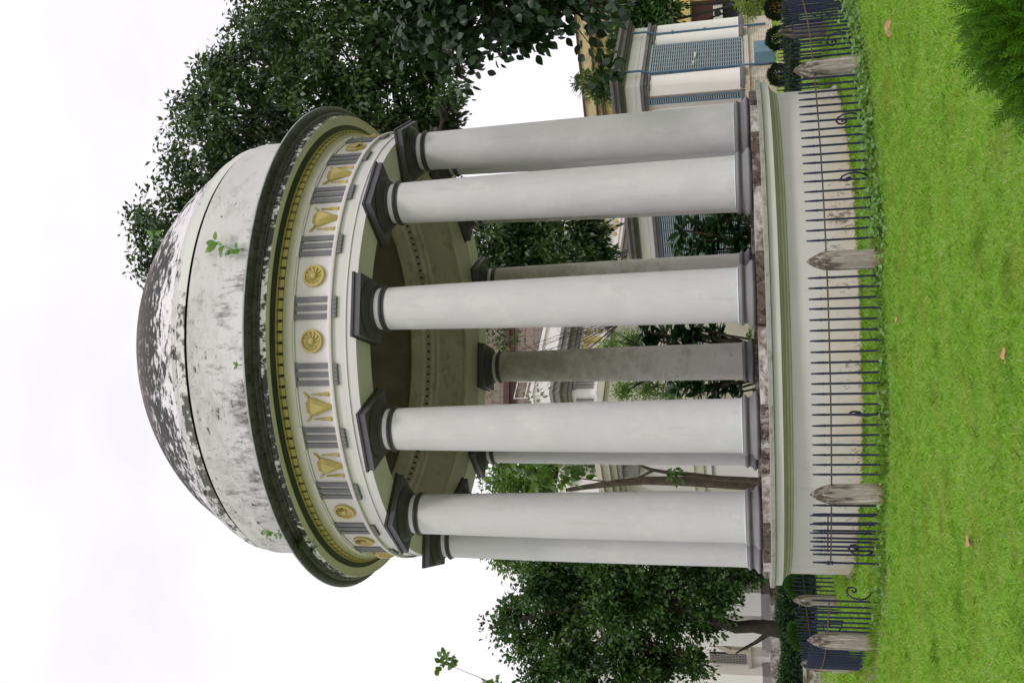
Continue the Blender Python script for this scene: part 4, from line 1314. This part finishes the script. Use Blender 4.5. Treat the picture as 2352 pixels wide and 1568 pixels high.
for cx_ in (5.2, 11.8, 18.4):
    relief_bull(cx_, 11.3, 1.0).build('bull_head', m_gold, B3)
    for dx in (-0.85, 0.85):
        for dz in (0.35, -0.45):
            q = MB()
            n = 12
            pts = [(cx_ + dx + 0.17 * math.cos(2 * math.pi * i / n), 11.3 + dz + 0.17 * math.sin(2 * math.pi * i / n)) for i in range(n)]
            q.add([(a, 0.1, b_) for a, b_ in pts] + [(a, -0.05, b_) for a, b_ in pts] + [(cx_ + dx, -0.10, 11.3 + dz)], [(i, (i + 1) % n, n + (i + 1) % n, n + i) for i in range(n)] + [(n + i, n + (i + 1) % n, 2 * n) for i in range(n)])
            q.build('rosette', m_gold, B3)
for cx_ in (0.9, 8.5, 15.1):
    q = MB()
    for i in range(3):
        q.box(cx_ - 0.36 + 0.28 * i, cx_ - 0.20 + 0.28 * i, 0.02, 0.08, 10.7 + D, 11.75 + D)
    q.box(cx_ - .42, cx_ + .42, 0.0, 0.09, 11.751 + D, 11.95 + D)
    q.build('triglyph', m_mauve, B3)
q = MB()
for i in range(3):
    q.box(0.02, 0.08, 0.5 + 0.28 * i, 0.66 + 0.28 * i, 10.7 + D, 11.75 + D)
q.build('triglyph', m_mauve, B3)
q = MB()
rl = [(1.2, 1.0), (2.4, 1.0), (3.6, 1.0)]
q.tube([(1.0, 1.2, 14.5), (1.0, 1.2, 16.0), (2.6, 1.2, 16.0)], 0.035, 6)
q.tube([(2.6, 1.2, 14.5), (2.6, 1.2, 16.0)], 0.035, 6)
q.tube([(1.0, 1.2, 15.3), (2.6, 1.2, 15.3)], 0.03, 6)
q.build('roof_railing', m_metalw, B3)

bb = empty('brown_building', (-1.0, 66, GZ), R_(8), 'tall brown tiled building rising behind the white mansion', 'building')
MB().box(-7, 9, 0, 8, 0, 27).build('wall', m_brown, bb)
MB().box(-7.3, 9.3, -.5, 8, 21.6, 22.1).box(-7.2, 9.2, -.25, 8, 21.2, 21.599).build('ledge', m_red, bb)
for i in range(6):
    MB().box(-5.6 + 2.4 * i, -4.4 + 2.4 * i, -0.04, 0.1, 16, 18.6).build('window', m_void, bb)

def arch_poly(y0, y1, z0, z1, n=10):
    pts = [(y0, z0), (y1, z0)]
    r = (y1 - y0) / 2
    for i in range(n + 1):
        t = math.pi * i / n
        pts.append(((y0 + y1) / 2 + r * math.cos(t), z1 - r + r * math.sin(t)))
    return pts

def extr(mb, poly, x0, x1):
    n = len(poly)
    mb.add([(x0, y, z) for y, z in poly] + [(x1, y, z) for y, z in poly], [tuple(range(n))] + [(i, n + i, n + (i + 1) % n, (i + 1) % n) for i in range(n)])

B5 = house('portico_house', (-9.14, 17.17), 'white house at the left behind the evergreen with broad piers on a stained podium')
q = MB()
q.box(0.55, 8, -0.6, 14, 0, 9.0 + D)
q.build('wall', m_bwhite, B5)
q = MB()
q.box(-1.0, 8, -0.3, 14, -0.1, 0.78 + D)
q.box(-0.55, 8, -0.3, 14, 0.781 + D, 1.06 + D)
q.build('podium', m_stylo, B5)
for y0 in (-0.2, 1.65, 4.78, 7.9, 11.0):
    MB().box(0.02, 0.75, y0, y0 + 1.31, 1.36 + D, 8.5 + D).build('pier', m_bwhite, B5)
for y0 in (-0.2, 1.65, 4.78, 7.9, 11.0):
    q = MB()
    q.box(-0.10, 0.75, y0 - .12, y0 + 1.43, 1.061 + D, 1.22 + D)
    q.box(-0.05, 0.75, y0 - .06, y0 + 1.37, 1.2201 + D, 1.359 + D)
    q.build('pier_plinth', m_mauve, B5)
q = MB()
q.box(-0.25, 8, -0.8, 14, 8.501 + D, 8.85 + D)
q.box(-0.55, 8, -0.9, 14, 8.851 + D, 9.02 + D)
q.build('cornice', m_bwhite, B5)
MB().tube([(-0.62, -0.9, 9.22 + D), (-0.62, 14, 9.22 + D)], 0.09, 8).build('gutter_pipe', m_pebble, B5)
q = MB().box(0.48, 0.6, 4.12, 4.74, 1.95 + D, 3.3 + D)
wn = q.build('lattice_window', m_void, B5)
q = MB()
for i in range(6):
    q.box(0.44, 0.475, 4.14 + .105 * i, 4.17 + .105 * i, 1.95 + D, 3.3 + D)
for i in range(12):
    q.box(0.45, 0.47, 4.12, 4.74, 2.0 + .11 * i + D, 2.02 + .11 * i + D)
q.build('lattice', m_mauve, wn)
q = MB()
q.box(0.36, 0.55, 2.98, 4.05, 1.1 + D, 1.75 + D)
q.box(0.30, 0.55, 2.98, 4.75, 1.751 + D, 1.86 + D)
extr(q, [(3.0, 1.9 + D), (3.25, 1.9 + D), (3.25, 2.5 + D), (3.5, 2.85 + D), (3.75, 2.5 + D), (3.75, 1.9 + D), (4.0, 1.9 + D), (4.0, 2.6 + D), (3.62, 3.05 + D), (3.62, 3.3 + D), (3.38, 3.3 + D), (3.38, 3.05 + D), (3.0, 2.6 + D)][::-1], 0.40, 0.55)
q.box(0.46, 0.55, 3.3, 3.7, 1.92 + D, 2.4 + D)
q.build('stone_relief', m_relief, B5)
for y0 in (3.15, 6.4, 9.5):
    MB().box(0.47, 0.6, y0, y0 + 1.15, 4.9 + D, 7.2 + D).build('window', m_red, B5)

B4 = house('cream_pavilion', (-9.14 + .78 * .9 - .62 * .2, 17.17 - .62 * .9 - .78 * .2), 'cream plaster building with moulded arched panels seen between the left columns')
q = MB()
q.box(0.12, 6, -7.0, -0.9, 0, 5.9 + D)
q.build('wall', m_cream, B4)
q = MB()
cornice(q, 0.1, -6.7, 6, -0.7, ((0.04, 5.55 + D, 5.7 + D), (0.16, 5.701 + D, 5.9 + D), (0.3, 5.901 + D, 6.15 + D), (0.4, 6.151 + D, 6.32 + D)))
q.build('cornice', m_cream, B4)
q = MB()
extr(q, arch_poly(-6.1, -4.6, 3.3 + D, 5.2 + D)[::-1], 0.06, 0.13)
q.build('arched_panel', m_bwhite, B4)
MB().box(0.05, .13, -6.2, -4.5, 3.0 + D, 3.2 + D).build('panel_sill', m_cream, B4)
q = MB().box(-0.15, 0.1, -5.75, -5.45, 5.0 + D, 5.5 + D).box(-0.22, .1, -5.8, -5.4, 5.501 + D, 5.549 + D)
q.build('bracket', m_mauve, B4)
q = MB().box(0.06, 0.125, -6.4, -4.7, 0.3 + D, 2.9 + D)
q.build('door', m_bwhite, B4)
MB().box(0.03, 0.06, -6.3, -4.8, 1.2 + D, 1.24 + D).box(0.03, .06, -6.3, -4.8, 2.7 + D, 2.76 + D).build('door_rail', m_mauve, B4)
MB().box(-0.3, 0.1, -7, -1.0, 0, 1.3 + D).build('step', m_mauve, B4)

B1 = empty('yellow_house', (24.0, 55, GZ), math.atan2(0.47, -0.88), 'old stained yellow house with dark red shuttered window at the far right', 'building')
# local x runs left along the facade, +y points away from the viewer's side
q = MB()
q.box(-14, 24, -9, -0.02, 0, 12.2 + D)
q.build('wall', m_yellow, B1)
q = MB()
q.box(-14, 24, -9, 0.12, 12.3 + D, 13.15 + D)
q.build('parapet', m_yband, B1)
q = MB()
q.box(-14, 24, -9, 0.35, 12.2 + D + .001, 12.3 + D - .001)
q.box(-14, 24, -9, 0.30, 11.6 + D, 11.85 + D)
q.box(-14, 24, -9, 0.25, 13.151 + D, 13.3 + D)
q.build('cornice', m_red, B1)
def b1pt(x, y):
    p = at(x, y, 55)
    return (24.0 - p.x) / 0.88, p.z
for (xa, ya, xb, yb) in ((1364, 2, 1412, 36), (1412 + 165 * .0 + 110, -50, 1560, -10)):
    pass
x0, zt = b1pt(1588, 5)
x1, zb = b1pt(1648, 40)
wn = MB().box(x0, x1, -0.03, 0.03, zb + D, zt + D).build('shuttered_window', m_red, B1)
q = MB()
for i in range(14):
    z = zb + D + (zt - zb) * (i + .5) / 14
    q.box(x0 + .08, x1 - .08, 0.031, 0.06, z - .05, z + .04)
q.build('slats', m_red, wn)
MB().box(x0 - .3, x1 + .3, -0.02, 0.35, zt + D + .1, zt + D + .3).build('window_hood', m_yband, B1)
ax, azz = b1pt(1648, 24)
ac = MB().box(ax - .5, ax + .45, 0.05, 0.5, azz + D - .35, azz + D + .3).build('air_conditioner', m_metalw, B1)
q = MB()
n = 16
q.add([(ax + .0 + .25 * math.cos(2 * math.pi * i / n), 0.502, azz + D + .25 * math.sin(2 * math.pi * i / n)) for i in range(n)], [tuple(range(n))[::-1]])
q.build('fan_grille', m_void, ac)
c0x, cz0 = b1pt(1700, 18)
ap = arch_poly(c0x - 1.5, c0x + 1.5, -0.3, cz0 + D + 1.9, 14)
q = MB()
q.add([(a, 0.03, b_) for a, b_ in ap], [tuple(range(len(ap)))])
q.add([(a, -0.03, b_) for a, b_ in ap], [tuple(range(len(ap)))[::-1]])
q.build('arched_doorway', m_void, B1)
x0, zt = b1pt(1385, 28)
x1, zb = b1pt(1412, 75)
wn = MB().box(x0, x1, -.03, .04, zb + D, zt + D).build('upper_window', m_relief, B1)
MB().box(x0, x1, .041, .08, (zb + zt) / 2 + D - .05, (zb + zt) / 2 + D + .05).box(x0 - .1, x1 + .1, .041, .12, zb + D - .12, zb + D - .001).build('frame', m_red, wn)

# ------------------------------------------------------------------ plants rooted in the pavilion's masonry
def sprig(name, base, pts, leafs, mat, label, cat='plant', L=0.17, W=0.09):
    t = empty(name, tuple(base), 0, label, cat, 'plants rooted in the masonry')
    b0 = Vector(base)
    mb = MB()
    for chain in pts:
        mb.tube([Vector(p) - b0 for p in chain], [0.010] + [0.006] * (len(chain) - 2) + [0.004], 6)
    mb.build('stem', m_stem, t)
    n = len(leafs)
    pos = np.array([tuple(Vector(l[0]) - b0) for l in leafs])
    d = np.array([l[1] for l in leafs], float)
    V, F = leaves(pos, d, nrm(np.array([0, -0.8, 0.6]) + unit(n) * 0.35), np.array([l[2] for l in leafs]), np.array([l[2] * 0.55 for l in leafs]), LEAF10)
    leafobj('leaves', V, F, mat, t)

def cyl(x, y, R):
    o = Vector((0, -CD, CH))
    d = at(x, y, 0) - o
    A = d.x ** 2 + d.y ** 2
    Bq = 2 * (o.x * d.x + o.y * d.y)
    Cq = o.x ** 2 + o.y ** 2 - R * R
    t = (-Bq - math.sqrt(max(0, Bq * Bq - 4 * A * Cq))) / (2 * A)
    return o + d * t

def pxleaf(x0, y0, x1, y1, R, k=1.0):
    a, c = cyl(x0, y0, R), cyl(x1, y1, R)
    v = c - a
    return (a, tuple(v), v.length * k)

Rp = 4.22
stem = [cyl(560, 572, 4.08), cyl(535, 573, Rp), cyl(515, 566, Rp), cyl(500, 556, Rp)]
lv = [pxleaf(*l, Rp) for l in ((497, 552, 492, 530), (500, 560, 470, 558), (497, 564, 468, 580), (510, 562, 495, 556), (512, 565, 505, 592), (515, 566, 500, 575), (520, 568, 520, 548), (528, 572, 515, 590), (540, 573, 520, 585), (545, 572, 540, 555), (550, 575, 530, 582), (552, 570, 545, 585))]
sprig('wall_sapling', stem[0], [stem], lv, lf_wall, 'bright leafy seedling growing upright above the cornice on the white dome drum')
s1 = [at(400, 546, -2.2), at(385, 548, -2.3), at(368, 545, -2.4), at(350, 536, -2.4)]
def al(x0, y0, x1, y1, Y):
    a, c = at(x0, y0, Y), at(x1, y1, Y)
    return (a, tuple(c - a), (c - a).length)
lv = [al(*l, -2.4) for l in ((352, 538, 335, 530), (352, 538, 345, 555), (356, 540, 372, 530), (370, 545, 360, 560), (385, 547, 398, 525), (385, 548, 402, 515), (375, 546, 368, 552), (392, 547, 380, 560))]
sprig('wall_sapling', s1[0], [s1], lv, lf_wall, 'green seedling sprouting from the blackened right shoulder of the dome')
s2 = [cyl(556, 838, 4.08), cyl(548, 838, 4.15), cyl(540, 840, 4.2)]
lv = [pxleaf(*l, 4.2) for l in ((548, 838, 533, 832), (546, 840, 536, 848), (548, 840, 541, 828))]
sprig('wall_sapling', s2[0], [s2], lv, lf_wall, 'tiny bright seedling at the foot of the stained white dome drum')
s3 = [cyl(668, 1228, 4.1), cyl(645, 1225, 4.25), cyl(625, 1222, 4.3), cyl(610, 1215, 4.3)]
lv = [pxleaf(*l, 4.3) for l in ((612, 1216, 598, 1206), (615, 1220, 596, 1224), (620, 1222, 608, 1236), (628, 1222, 615, 1228), (640, 1224, 642, 1215), (636, 1226, 632, 1238), (650, 1226, 640, 1238))]
sprig('wall_sapling', s3[0], [s3], lv, lf_wall, 'yellow tinged seedling on the left end of the cornice')

def fern(base, n, L, label, name='fern', mat=None, down=0.5):
    b0 = Vector(base)
    t = empty(name, tuple(b0), 0, label, 'fern', 'plants rooted in the masonry')
    VV, FF, n0 = [], [], 0
    for i in range(n):
        d0 = Vector(unit(1)[0])
        d0.y = -abs(d0.y) * 0.7
        d0.z = d0.z * 0.5 + 0.2
        m_ = 12
        s = np.linspace(0.1, 1, m_)
        ax_ = np.array([tuple(d0 * L * q_ + Vector((0, 0, -down * L * q_ * q_))) for q_ in s])
        tang = np.gradient(ax_, axis=0)
        side = nrm(np.cross(tang, np.array([0, 0, 1.0]) + unit(m_) * 0.1))
        for sg in (1, -1):
            V, F = leaves(ax_, side * sg + tang / np.linalg.norm(tang, axis=1, keepdims=True) * 0.5, np.tile(np.array([[0, 0, 1.]]), (m_, 1)), L * 0.26 * (1.05 - s), L * 0.06)
            VV.append(V); FF.append(F + n0); n0 += len(V)
    leafobj('fronds', np.concatenate(VV), np.concatenate(FF), mat or lf_fern, t)

fern(cyl(690, 1245, 4.55), 22, 0.30, 'grey green fern tuft hanging over the left end of the cornice')
fern(cyl(720, 1262, 4.5), 12, 0.22, 'grey green fern tuft hanging over the left end of the cornice')
fern(cyl(1722, 768, 4.1), 26, 0.20, 'small green fern tuft at the foot of the third column', mat=lf_thuja)
fern(ring(3.6, -171 + 11, 1.45), 30, 0.28, 'small green fern tuft on the floor edge beside the fourth column', mat=lf_thuja)

# ------------------------------------------------------------------ foreground evergreen bushes
def thuja(cx_, cy_, rx, ry, h_, n, label, seed):
    t = empty('conifer_bush', (cx_, cy_, GZ), 0, label, 'bush', 'feathery evergreen bushes on the lawn')
    mb = MB()
    VV, FF, n0 = [], [], 0
    for i in range(n):
        a = random.uniform(0, 2 * math.pi)
        e = math.asin(random.uniform(0.0, 1.0))
        q_ = random.uniform(0.45, 1.0) ** 0.6
        p = Vector((math.cos(a) * math.cos(e) * rx * q_, math.sin(a) * math.cos(e) * ry * q_, math.sin(e) * h_ * q_ * random.uniform(.85, 1.08)))
        out = Vector((math.cos(a) * 0.8, math.sin(a) * 0.8, 0.75 + 0.6 * math.sin(e))).normalized()
        L = random.uniform(0.08, 0.17)
        m_ = 9
        s = np.linspace(0.0, 1, m_)
        bend = Vector(unit(1)[0]) * 0.25
        ax_ = np.array([tuple(p + (out + bend * q2) * L * q2) for q2 in s])
        pl_ = unit(1)[0]
        tang = np.gradient(ax_, axis=0)
        tn = nrm(tang)
        side = nrm(np.cross(tn, pl_[None, :]))
        for sg in (1, -1):
            V, F = leaves(ax_, side * sg * 0.8 + tn, np.cross(side, tn), L * 0.42 * (1.1 - 0.8 * s), 0.009)
            VV.append(V); FF.append(F + n0); n0 += len(V)
    for i in range(10):
        a = random.uniform(0, 6.28)
        mb.tube([(0, 0, -0.02), (math.cos(a) * rx * .3, math.sin(a) * ry * .3, h_ * .4), (math.cos(a) * rx * .6, math.sin(a) * ry * .6, h_ * .75)], [0.016, 0.011, 0.006], 6)
    mb.build('stem', m_darkbark, t)
    leafobj('foliage', np.concatenate(VV), np.concatenate(FF), lf_thuja, t)

thuja(1.66, -13.35, 0.70, 0.46, 0.52, 3400, 'bright green feathery evergreen bush at the lower right corner of the lawn', 1)
thuja(2.32, -12.35, 0.34, 0.32, 0.42, 700, 'smaller feathery evergreen bush cut off by the right border of the picture', 2)

# ------------------------------------------------------------------ dead leaves on the lawn
def dead(x, y, size, rz, label, tilt=R_(18)):
    o0 = Vector((0, -CD, CH))
    d = at(x, y, 0) - o0
    p = o0 + d * ((GZ + 0.045 - CH) / d.z)
    n = 11
    vs, fs = [], []
    for i in range(n + 1):
        t = i / n
        wdt = math.sin(math.pi * t ** 0.8) * 0.30 * (1 if t < 1 else 0) + 0.005
        for j in range(5):
            s = (j - 2) / 2
            vs.append(((t - .5) * size, s * wdt * size, size * (0.10 * s * s * (1 + .5 * math.sin(5 * t)) + 0.07 * math.sin(4 * t + 1) + 0.02 * math.sin(9 * t + 3 * j))))
    for i in range(n):
        for j in range(4):
            fs.append((i * 5 + j, i * 5 + j + 1, i * 5 + 6 + j, i * 5 + 5 + j))
    mb = MB().add(vs, fs)
    mb.tube([(-0.5 * size, 0, size * .06), (-0.62 * size, 0.03 * size, size * .12), (-0.72 * size, .09 * size, size * .16)], [0.004, 0.003, 0.003], 5)
    o = mb.build('dead_leaf', m_deadleaf, None, 60)
    o.location = p
    o.rotation_euler = Matrix.Rotation(tilt, 3, 'X').to_euler() if False else (Matrix.Rotation(tilt, 3, 'X') @ Matrix.Rotation(rz, 3, 'Z')).to_euler()
    tag(o, label, 'leaf', 'dead leaves on the lawn')

dead(2046, 66, 0.23, 2.7, 'large curled tan dead leaf on the lawn at the right', R_(48))
dead(2225, 1240, 0.12, 1.0, 'small pale dead leaf on the near lawn at the left')
dead(2308, 810, 0.10, 0.4, 'small brown dead leaf on the near lawn below the middle of the drum')
dead(2060, 735, 0.12, 2.0, 'reddish dry leaf by the fence foot near the middle front post')

# ------------------------------------------------------------------ grass and creepers
def grass():
    VV = []
    parts_ = ((4.5, 9.0, 290000), (9.0, 13.6, 240000), (13.6, 22.0, 140000), (22.0, 50.0, 80000))
    Ps, Hs, Ws = [], [], []
    for d0, d1, n in parts_:
        d = rng.uniform(d0, d1, n)
        x = rng.uniform(-1, 1, n) * (0.48 * d + 1.6)
        y = d - CD
        r = np.hypot(x, y)
        k = r > 4.36
        d, x, y, r = d[k], x[k], y[k], r[k]
        patch = np.sin(x * 2.3 + 1.3 * np.sin(y * 1.7)) * np.sin(y * 2.9 + x * .7) * 0.6 + 0.35 * np.sin(x * 7.1 + 2 * np.sin(y * 3.1)) * np.sin(y * 6.3 + 1.7 * np.sin(x * 4.7))
        bare = (r > 5.85) & (r < 6.12)
        keep = rng.uniform(0, 1, len(x)) < np.where(bare, 0.28, 0.80 + 0.2 * patch)
        d, x, y, r, patch = d[keep], x[keep], y[keep], r[keep], patch[keep]
        z = GZ * np.clip((r - 4.6) / 1.2, 0, 1)
        h_ = (0.036 + 0.017 * patch) * rng.uniform(0.55, 1.5, len(x)) * np.where((r < 5.8), 1.15, 1.0) * np.clip(d / 9, 0.9, 1.8)
        Ps.append(np.stack([x, y, z], 1)); Hs.append(h_); Ws.append(0.0042 * np.clip(d / 8, 0.8, 4.5))
    P, H, W = np.concatenate(Ps), np.concatenate(Hs), np.concatenate(Ws)
    n = len(P)
    a = rng.uniform(0, 2 * np.pi, n)
    sx = np.stack([np.cos(a), np.sin(a), np.zeros(n)], 1) * (W * rng.uniform(.7, 1.3, n))[:, None]
    b = rng.uniform(0, 2 * np.pi, n)
    lean = rng.uniform(0.3, 2.0, n) * H
    tip = P + np.stack([np.cos(b) * lean, np.sin(b) * lean, H], 1)
    mid = P + np.stack([np.cos(b) * lean * .3, np.sin(b) * lean * .3, H * .62], 1)
    V = np.stack([P - sx, P + sx, mid + sx * .75, tip, mid - sx * .75], 1).reshape(-1, 3)
    F = np.array([0, 1, 2, 3, 4])[None] + (np.arange(n) * 5)[:, None]
    tag(link('grass', np_mesh('grass', V, F), lf_grass), 'short bright green lawn grass in front of and around the pavilion', 'grass', None, 'stuff')

grass()

def creepers():
    pos, sz = [], []
    n = 15000
    th = rng.uniform(-45, 88, n)
    dens = np.where(th > 6, 1.0, 0.32) * (0.55 + 0.45 * np.sin(th * 0.9) * np.sin(th * 0.37 + 1))
    k = rng.uniform(0, 1, n) < dens
    th = th[k]
    m_ = len(th)
    wd = np.where(th > 6, 0.21, 0.10)
    r = FR + 0.02 + rng.normal(size=m_) * wd
    z = GZ + np.abs(rng.normal(size=m_)) * np.where(th > 6, 0.085, 0.05) + 0.02
    t = np.radians(th)
    P = np.stack([r * np.sin(t), -r * np.cos(t), z], 1)
    d = unit(m_)
    d[:, 2] *= 0.3
    V, F = leaves(P, d, nrm(np.array([0, -0.35, 1.0]) + unit(m_) * 0.45), rng.uniform(0.03, 0.085, m_), rng.uniform(0.03, 0.075, m_), HEART)
    tag(leafobj('creeper', V, F, lf_weed), 'heart leaved creeper scrambling along the foot of the iron fence', 'creeper', None, 'stuff')
    # long weedy blades along the fence and drum foot
    n = 9000
    th = np.radians(rng.uniform(-60, 95, n))
    r = np.where(rng.uniform(0, 1, n) < .62, FR + rng.normal(size=n) * 0.10, 4.40 + np.abs(rng.normal(size=n)) * 0.07)
    P = np.stack([r * np.sin(th), -r * np.cos(th), GZ * np.clip((r - 4.6) / 1.2, 0, 1)], 1)
    H = rng.uniform(0.06, 0.19, n) * np.where(r < 4.7, 0.6, 1.0)
    b = rng.uniform(0, 2 * np.pi, n)
    ln = rng.uniform(0.2, 0.9, n) * H
    sx = np.stack([np.cos(b + 1.5), np.sin(b + 1.5), np.zeros(n)], 1) * 0.0045
    mid = P + np.stack([np.cos(b) * ln * .3, np.sin(b) * ln * .3, H * .65], 1)
    tip = P + np.stack([np.cos(b) * ln, np.sin(b) * ln, H], 1)
    V = np.stack([P - sx, P + sx, mid + sx * .8, tip, mid - sx * .8], 1).reshape(-1, 3)
    F = np.array([0, 1, 2, 3, 4])[None] + (np.arange(n) * 5)[:, None]
    tag(link('weeds', np_mesh('weeds', V, F), lf_grass), 'long unmown weeds at the foot of the fence and the drum', 'weeds', None, 'stuff')

creepers()
